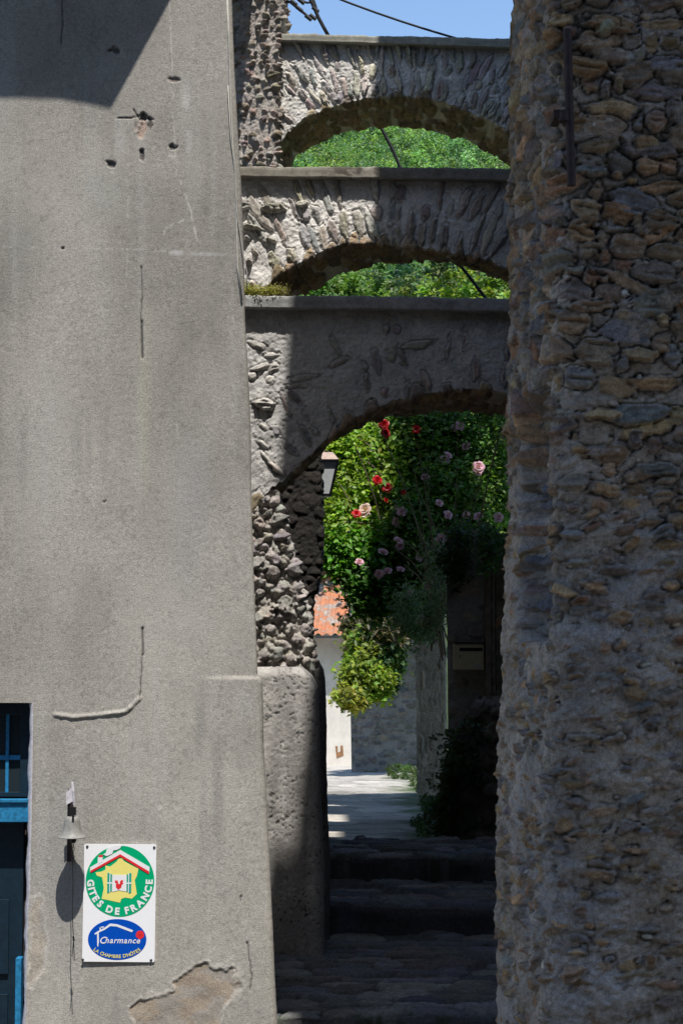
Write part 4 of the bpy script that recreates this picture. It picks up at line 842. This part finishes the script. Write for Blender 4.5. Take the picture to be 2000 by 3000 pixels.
FL = [(1125, 1245, dred, 24, 0), (1127, 1270, dred, 22, 0), (1218, 1259, red, 22, 0), (1104, 1408, red, 19, 0), (1133, 1430, dred, 23, 0), (1182, 1443, dred, 15, 1), (1130, 1466, red, 14, 0), (1043, 1506, red, 20, 0), (1070, 1495, cream, 32, 0), (1066, 1510, cream, 24, 0)]
for x, y in [(1330, 1255), (1345, 1248), (1385, 1262), (1300, 1350), (1310, 1335), (1365, 1308), (1480, 1280), (1440, 1230), (1245, 1400), (1262, 1420), (1400, 1370), (1397, 1385), (1165, 1490), (1175, 1500), (1158, 1530), (1170, 1600), (1165, 1585), (1285, 1475), (1365, 1510), (1400, 1515), (1458, 1517), (1398, 1580), (1110, 1682), (1133, 1676), (1172, 1670), (1052, 1648), (1225, 1635), (1200, 1740), (1262, 1720), (1230, 1818), (1290, 1580), (1310, 1510), (1340, 1430), (1120, 1620)]: FL.append((x, y, pink, rsx.uniform(17, 25), 0))
for i, (x, y, me, sz, k) in enumerate(FL):
    Yb = 18.35 - (y - 1200) / 600 * 1.35
    o = bpy.data.objects.new('blossom', me); COL.objects.link(o); o.parent = rose; p = P(x, y, Yb + rsx.uniform(-.1, .1)); o.location = np.array(p) - np.array(rose.location)
    o.scale = [sz * Yb / F * rsx.uniform(.85, 1.1)] * 3; o.rotation_euler = (radians(60 + rsx.uniform(-30, 25)), radians(rsx.uniform(-30, 30)), rsx.uniform(-.5, .5))
ot = empty('shade_tree', (3.4, 15.9, -2.6)); tag(ot, 'unseen leafy tree added over the lane to dapple the roses with shade', 'tree')  # crown added out of view to break up the shade on the roses
rs_ = np.random.RandomState(90); A = []; I = []
for c, rr, n_ in (((2.15, 15.3, 7.6), (1.2, 1.5, .8), 13000), ((1.4, 15.4, 7.5), (.35, 1.4, .5), 1200)):
    p, i = shell(c, np.array(rr), n_, rs_, .3, 60, .13); A.append(p); I.append(i)
leaves('crown', np.concatenate(A), .11, lcol(sum(map(len, A)), G2c, rs_), ot, 91)
mb = MB(); mb.tube([(3.4, 15.9, -2.6), (3.5, 15.9, 1.5), (3.1, 15.8, 5), (2.2, 15.4, 7.6)], .15, 8, .05); mb.obj('trunk', 'wood', ot)
# --- silvery creeper and ivy over the lane wall
ivy = empty('hanging_ivy', P(1080, 1880, 28)); tag(ivy, 'yellow green ivy tumbling over the top of the lane wall', 'ivy')
foliage('foliage', [(1085, 1900, 28, 70, 60, .4, 1., (.16, .22, .04)), (1060, 1980, 27.6, 62, 60, .4, 1., (.22, .28, .04)), (1030, 2045, 27.3, 42, 28, .3, .6, (.24, .28, .05)), (1120, 1930, 28, 50, 100, .5, .9, (.05, .10, .03)), (1095, 2000, 27.6, 55, 45, .4, .7, (.18, .26, .03)), (1130, 1850, 28, 60, 40, .5, .6, (.13, .12, .06)), (1060, 1835, 28.5, 60, 18, .3, .3, (.10, .10, .05))], .10, G1, ivy, 43, 2600, droop=.8)
crp = empty('silver_creeper', P(1265, 1850, 15.5)); tag(crp, 'silvery narrow-leaved creeper hanging below the climbing rose', 'creeper')
foliage('foliage', [(1270, 1720, 15.6, 28, 130, .12, 1.0, (.20, .25, .19)), (1190, 1800, 15.8, 40, 70, .12, .7, (.16, .24, .17)), (1210, 1860, 15.8, 34, 60, .1, .4, (.14, .2, .12)), (1265, 1830, 15.6, 18, 40, .08, .3, (.22, .26, .2))], .045, G1, crp, 44, 1100, aspect=.28, droop=1.2)
ci = foliage('clinging_ivy', [(1350, 2230, 13.35, 60, 110, .12, .6, (.05, .09, .03)), (1300, 2400, 13.4, 25, 50, .1, .25, (.06, .10, .03)), (1330, 1620, 15.1, 40, 90, .1, .5, (.05, .10, .025)), (1440, 1600, 14.8, 40, 60, .1, .35, (.05, .10, .025))], .05, G1, None, 48, 1500, crf=.05, droop=.8, loc=P(1350, 2400, 13.4)); tag(ci, 'dark shaded ivy clinging to the boulder masonry and wall round the letter box', 'ivy')
# --- canopy that shades the lane wall, hedge at the foot
cn = empty('broad_tree', (2.6, 28.6, -2.1)); tag(cn, 'broad green tree standing behind the roses at the far end of the lane', 'tree')
foliage('crown', [(1190, 1640, 28.4, 110, 90, .6), (1290, 1560, 28.5, 150, 130, .7), (1400, 1450, 28.5, 150, 160, .8), (1230, 1420, 28.6, 110, 130, .7, .8), (1330, 1680, 28.4, 150, 110, .6), (1480, 1600, 28.4, 140, 160, .7)], .15, G2c, cn, 45, 3200)
mb = MB(); mb.tube([(2.6, 28.6, -2.2), (2.5, 28.65, -.8), (2.7, 28.6, .8), (2.2, 28.5, 2.2)], .16, 8, .07); mb.tube([(2.65, 28.6, .4), (1.9, 28.5, 1.6), (1.2, 28.4, 2.1)], .07, 6, .02); mb.obj('trunk', 'wood', cn)
gr = foliage('lane_grass', [(1140, 2236, 31, 90, 5, 1.6, 1.2), (1240, 2300, 22, 30, 5, 2.0, .6), (1240, 2415, 15, 30, 5, .8, .3), (1260, 2360, 18, 22, 5, 1.2, .4), (1180, 2262, 27, 50, 5, 1.5, .6), (1250, 2460, 13.8, 26, 5, .3, .3)], .035, (.05, .095, .02), None, 46, 2600, crf=.025, loc=P(1180, 2300, 24)); gr['kind'] = 'stuff'; tag(gr, 'low weeds growing along the foot of the lane walls', 'grass')
mt = foliage('moss', [(770, 857, 10.7, 62, 5, .08, 1.6, (.26, .25, .06)), (715, 855, 10.75, 14, 9, .06, .5, (.24, .24, .07)), (820, 862, 10.7, 20, 3, .04, .3, (.12, .10, .04))], .012, (.2, .2, .05), None, 47, 2200, crf=.02, loc=P(760, 860, 10.7)); mt['kind'] = 'stuff'; tag(mt, 'yellow moss on the left end of the lowest coping', 'moss')
# --- trees seen through the upper arches
def tree(label, px, py, Y, r, base, seed, n=3000, leaf=.2, group='trees behind the arches', h=None, flat=1):
    c = np.array(P(px, py, Y)); zb = float(hillz(np.array(c[0]), np.array(float(Y)))) if Y > 38 else -2.9
    t = empty('tree', (c[0], Y, zb)); tag(t, label, 'tree', group); rs = np.random.RandomState(seed); A = []; I = []; o = 0
    for k in range(7):
        off = rs.normal(size=3) * r * .42; off[2] *= flat; p, i = shell(c + off, np.array([.6, .6, .5]) * r, n // 7, rs, cr=.07 * r); A.append(p); I.append(i + o); o = i.max() + o + 1
    A = np.concatenate(A); I = np.concatenate(I); leaves('crown', A, leaf, lcol(len(A), base, rs, I, .3), t, seed)
    mb = MB(); top = c + (0, 0, r * .4); mid = (np.array([c[0] + r * .1, Y, zb]) + top) / 2; mb.tube([(c[0] + r * .1, Y, zb - .3), mid, top], .05 * r + .04, 7, .02)
    for k in range(5): d = rs.normal(size=3); d[2] = abs(d[2]) * .6; d /= np.linalg.norm(d); s_ = mid + (top - mid) * rs.uniform(.1, .8); mb.tube([s_, s_ + d * r * .45 + (0, 0, .1 * r), s_ + d * r * .85], .02 * r + .01, 5, .005)
    mb.obj('trunk', 'wood', t); return t
tree('bright yellow green tree seen at the right through the middle arch', 1400, 860, 34, 1.15, (.17, .25, .03), 61, 4200, .12)
tree('fresh green round tree low at the left through the middle arch', 940, 870, 46, 1.7, (.10, .20, .03), 62, 4200, .17)
tree('grey green tree between two brighter ones through the middle arch', 1270, 850, 44, 1.25, (.11, .17, .06), 63, 3600, .15)
tree('dark blue green tree at the centre through the middle arch', 1160, 790, 60, 2.2, (.025, .075, .035), 64, 3600, .22)
tree('light green tree above the street lamp seen under the nearest arch', 1000, 1420, 36, 2.2, (.12, .2, .035), 65, 5000, .17)
# forest on the slope: one mass
rs = np.random.RandomState(77); A = []; Cc = []; Sz = []
for k in range(620):
    y = rs.uniform(52, 255); x = rs.uniform(-.10, .17) * y + rs.uniform(-2, 2); z = float(hillz(np.array(x), np.array(y))); r = rs.uniform(1.8, 3.6); n = int(850)
    c = (x, y, z + r * .9); base = np.array([(.13, .25, .07), (.17, .29, .07), (.09, .20, .07), (.22, .32, .08), (.07, .16, .065), (.13, .25, .08)][rs.randint(6)])
    p, i = shell(c, (r, r, r * rs.uniform(.8, 1.3)), n, rs, .75, 26, .12 * r); A.append(p); kk = (rs.uniform(.45, 1.5, 26) * rs.uniform(.55, 1.4))[i]; Cc.append(base[None] * kk[:, None] * rs.uniform(.7, 1.3, (n, 1))); Sz.append(rs.uniform(.16, .36, n) * (.45 + y / 220))
fo = leaves('forest', np.concatenate(A), np.concatenate(Sz), np.concatenate(Cc), None, 78, loc=(0, 100, 17)); fo['kind'] = 'stuff'; tag(fo, 'dense green wood covering the slope beyond the arches', 'forest')
# ================================================================= LANE WALLS, GATE PILLARS, MAILBOX
PALD = [(.22, .20, .18), (.18, .17, .16), (.25, .22, .19), (.16, .16, .17)]
block('lane_wall', [(1700, 1020), (2300, 1030)], [(1700, 1226), (2300, 1224)], 1800, 2262, 29.5, .5, 'stone', (.27, .26, .25), PALD, courses((.05, .12), (.06, .25), .1, 0, (.01, .035), .85, PALD), 51, 'grey rubble garden wall at the end of the lane, under the ivy', 'wall', .018, .03, .015)
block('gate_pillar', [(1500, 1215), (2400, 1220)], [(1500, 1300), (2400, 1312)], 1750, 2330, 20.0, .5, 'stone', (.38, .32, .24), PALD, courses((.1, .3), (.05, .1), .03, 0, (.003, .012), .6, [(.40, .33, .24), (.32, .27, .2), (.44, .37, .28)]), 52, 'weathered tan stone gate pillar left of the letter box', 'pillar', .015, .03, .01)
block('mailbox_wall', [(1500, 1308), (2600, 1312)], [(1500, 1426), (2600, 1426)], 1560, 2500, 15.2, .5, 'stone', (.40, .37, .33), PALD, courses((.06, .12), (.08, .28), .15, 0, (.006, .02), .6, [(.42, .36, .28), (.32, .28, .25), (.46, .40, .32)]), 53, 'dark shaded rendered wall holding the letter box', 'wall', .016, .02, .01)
pw = empty('wooden_gatepost', P(1432, 2400, 15.0)); tag(pw, 'grey wooden gatepost with vertical grain right of the letter box', 'post')
for i, (a, bb) in enumerate(((1420, 1434), (1437, 1449), (1453, 1500))):
    mb = MB(); mb.box(PX(a, 15), PX(bb, 15), 14.95 + .06 * i, 15.12 + .06 * i, PZ(2500, 15), PZ(1530 + 15 * i, 15)); mb.obj('board', 'wood', pw, bevel=.006)
mb = MB(); c = [P(1450, 1838, 14.8), P(1452, 1815, 14.8), P(1500, 1775, 14.8), P(1500, 1812, 14.8)]; mb.prism([(x, z) for x, y, z in c], 14.72, 14.8); o = mb.obj('brace', 'timber', loc=c[0]); o.name = 'wooden_brace'; tag(o, 'brown diagonal timber brace jutting from behind the rubble house', 'beam')
def base_st(ms, rs, a, b, c, d): courses((.08, .2), (.1, .3), .5, 0, (.02, .05), .9, [(.28, .22, .16), (.2, .17, .14), (.32, .26, .2)], .03, .2, .5, .01)(ms, rs, a, b, c, d)
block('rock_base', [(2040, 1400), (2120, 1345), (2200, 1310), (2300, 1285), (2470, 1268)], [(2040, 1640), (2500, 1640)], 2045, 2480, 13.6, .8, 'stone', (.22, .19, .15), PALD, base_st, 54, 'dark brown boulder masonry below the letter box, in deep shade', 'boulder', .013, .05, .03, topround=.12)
yb = 15.1; mx0, mx1, mz0, mz1 = PX(1327, yb), PX(1413, yb), PZ(1962, yb), PZ(1886, yb)
mbx = empty('letter_box', ((mx0 + mx1) / 2, yb, mz0)); tag(mbx, 'tan metal letter box with a black slot on the dark wall', 'mailbox')
mb = MB(); mb.box(mx0, mx1, yb - .12, yb + .09, mz0, mz1); mb.obj('body', 'tan', mbx, bevel=.006)
mb = MB(); mb.box(mx0 + .045, mx1 - .012, yb - .1225, yb - .118, mz1 - .062, mz1 - .034); mb.obj('slot', 'dark', mbx)
mb = MB(); mb.box(mx0 + .02, mx1 + .004, yb - .126, yb - .119, mz1 - .032, mz1 - .020); mb.obj('flap', 'tan', mbx, bevel=.002)
mb = MB(); mb.box(mx0 + .165, mx1 - .022, yb - .123, yb - .119, mz0 + .02, mz0 + .045); mb.obj('name_plate', 'white', mbx)
mb = MB(); mb.box(mx0 + .045, mx0 + .055, yb - .125, yb - .119, mz0 + .10, mz0 + .125); mb.obj('lock', 'screw', mbx)
mb = MB(); mb.box(mx0 + .01, mx1 + .02, yb - .13, yb + .09, mz1, mz1 + .012); mb.obj('lid', 'mask', mbx)
# far pale outbuilding with a rusty roof
YB = 34.0; fb = empty('outbuilding', (PX(950, YB), YB, -2.4)); tag(fb, 'pale rendered outbuilding with a rusty sheet roof at the end of the lane', 'outbuilding')
xl, xr = PX(780, YB), PX(1046, YB); ze = PZ(1862, YB)
mb = MB(); mb.box(xl, xr, YB, YB + 3, -2.5, ze); mb.obj('wall', 'pale', fb)
mb = MB(); mb.box(PX(998, YB) - .0, PX(1013, YB), YB - .03, YB, PZ(2080, YB), ze - .02); mb.obj('corner_strip', 'pale', fb)
# window-like step block low on the wall
# corrugated roof
nx = 150; xs_ = np.linspace(xl - .3, PX(1012, YB - .5), nx); Gr = np.zeros((14, nx, 3))
for i in range(14): t = i / 13; Gr[i, :, 0] = xs_ + .25 * t; Gr[i, :, 1] = YB - .47 + 3.2 * t; Gr[i, :, 2] = ze + .02 + 2.0 * t + .022 * np.sin(xs_ * 2 * pi / .16)
grid_mesh('roof', Gr, 'roof', fb)
mb = MB(); mb.box(xl - .3, PX(1040, YB - .5), YB - .52, YB - .44, ze - .05, ze + .0); mb.obj('gutter', 'screw', fb)
mb = MB(); mb.box(PX(1009, YB), PX(1044, YB), YB - .42, YB - .01, ze - .32, ze - .05); mb.obj('eave_board', 'wood', fb)
pl = [(982, 2186), (989, 2186), (989, 2204), (997, 2202), (997, 2184), (1004, 2184), (1006, 2214), (986, 2222)]
mb = MB(); mb.prism([(PX(a, YB), PZ(b, YB)) for a, b in pl], YB - .006, YB - .001); mb.obj('rust_mark', 'timber', fb)
# ================================================================= STREET LAMP
lx, ly = PX(944, 14.4), 14.4; lt = PZ(1350, ly); lb = PZ(1455, ly)
lamp = empty('street_lamp', (lx, ly, lb)); tag(lamp, 'black wall lantern with a brown cap peeping out behind the dark pier', 'street lamp')
def frust(mb, r0, z0, r1, z1):
    v = [(lx + sx * r, ly + sy * r, z) for r, z in ((r0, z0), (r1, z1)) for sx, sy in ((-1, -1), (1, -1), (1, 1), (-1, 1))]
    return mb.add(v, [(3, 2, 1, 0), (4, 5, 6, 7), (0, 1, 5, 4), (1, 2, 6, 5), (2, 3, 7, 6), (3, 0, 4, 7)])
mb = frust(MB(), .132, lt, .085, lt + .062); mb.lathe([(.02, .06), (.02, .09), (0, .1)], (lx, ly, lt), 12); mb.obj('lamp_cap', 'lampcap', lamp)
mb = MB(); frust(mb, .130, lt - .018, .134, lt); frust(mb, .062, lb, .064, lb + .02)
for sx, sy in ((-1, -1), (1, -1), (1, 1), (-1, 1)): mb.tube([(lx + sx * .062, ly + sy * .062, lb + .01), (lx + sx * .124, ly + sy * .124, lt - .01)], .010, 6)
mb.tube([(lx, ly, lb), (lx, ly, lb - .03), (lx - .2, ly, lb - .05), (lx - .55, ly, lb - .02)], .012, 8); mb.obj('lamp_frame', 'mask', lamp)
mb = frust(MB(), .054, lb + .02, .116, lt - .02); mb.obj('lamp_glass', 'opal', lamp)
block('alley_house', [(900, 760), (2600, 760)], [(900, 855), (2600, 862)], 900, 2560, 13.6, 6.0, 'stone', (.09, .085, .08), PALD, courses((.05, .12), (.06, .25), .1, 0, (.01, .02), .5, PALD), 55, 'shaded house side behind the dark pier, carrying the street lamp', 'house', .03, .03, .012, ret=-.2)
mb = MB(); x0 = PX(735, 15.1); mb.box(-4, x0, 15.1, 22, -3, 7.2); rhs = mb.obj('sky_block', 'opp', loc=(-2, 15.1, -3)); tag(rhs, 'unseen block added left of the lane behind the pillars to cut sky light', 'house')  # unseen block added to keep sky light off the lane
# ================================================================= CABLES
def cable(name, label, pts, r, mat, n=7, seed=0, parent=None):
    mb = MB(); mb.tube(pts, r, n); o = mb.obj(name, mat, parent, smooth=True, loc=None if parent is not None else pts[0])
    if parent is None: tag(o, label, 'cable')
    return o
def sag(a, b, s, k=14): a, b = np.array(a), np.array(b); return [tuple(a + (b - a) * t - np.array([0, 0, s * 4 * t * (1 - t)])) for t in np.linspace(0, 1, k)]
cable('overhead_cable', 'thin black cable crossing the blue sky above the highest arch', sag(P(700, -130, 17), P(1600, 178, 16), .10), .011, 'black')
cable('power_cable', 'black cable slanting down across the hillside through the arches', [P(1090, 330, 16.5), P(1118, 378, 16.5), P(1148, 435, 16.5), P(1172, 490, 16.5), P(1270, 660, 16.5), P(1350, 780, 16.5), P(1425, 877, 16.5), P(1520, 990, 16.5)], .016, 'black')
ck = empty('cable_bundle', P(900, 40, 14.6)); tag(ck, 'bundle of black cables with clamps against the sky, above the pillar', 'cable bundle')
for pts, r in [([(836, -40), (836, 20), (833, 60), (828, 100)], .020), ([(790, -60), (828, 4), (850, 6), (880, 30), (905, 50), (925, 52)], .012), ([(890, -40), (915, 10), (932, 50), (948, 80), (962, 105)], .016), ([(905, -40), (925, 20), (932, 52), (950, 85), (963, 106)], .011), ([(880, 0), (900, 8), (915, 6)], .010)]:
    mb = MB(); mb.tube([P(a, bb, 14.6) for a, bb in pts], r, 7); mb.obj('cable', 'black', ck, smooth=True)
for a, bb in ((878, 26), (884, 4), (905, 52), (926, 28), (918, 50), (862, 8)):
    c = P(a, bb, 14.6); mb = MB(); mb.tube([(c[0] - .03, c[1], c[2] + .02), (c[0] + .02, c[1], c[2] - .02)], .017, 8); mb.obj('clamp', 'black', ck)
wp = [(660, -60), (668, 120), (672, 260), (680, 440), (686, 520), (690, 640), (693, 780), (706, 880)]
cable('white_wire', 'pale wires running down the sunlit corner of the grey house', [P(a + 3, bb, YF - .004) for a, bb in wp], .0045, 'white')
cable('white_wire', 'loose thin pale wire hanging away from the corner of the grey house', [P(a, bb, YF - .012) for a, bb in [(668, 250), (676, 400), (689, 500), (690, 560), (694, 620), (712, 740), (724, 800), (722, 850)]], .0022, 'white')
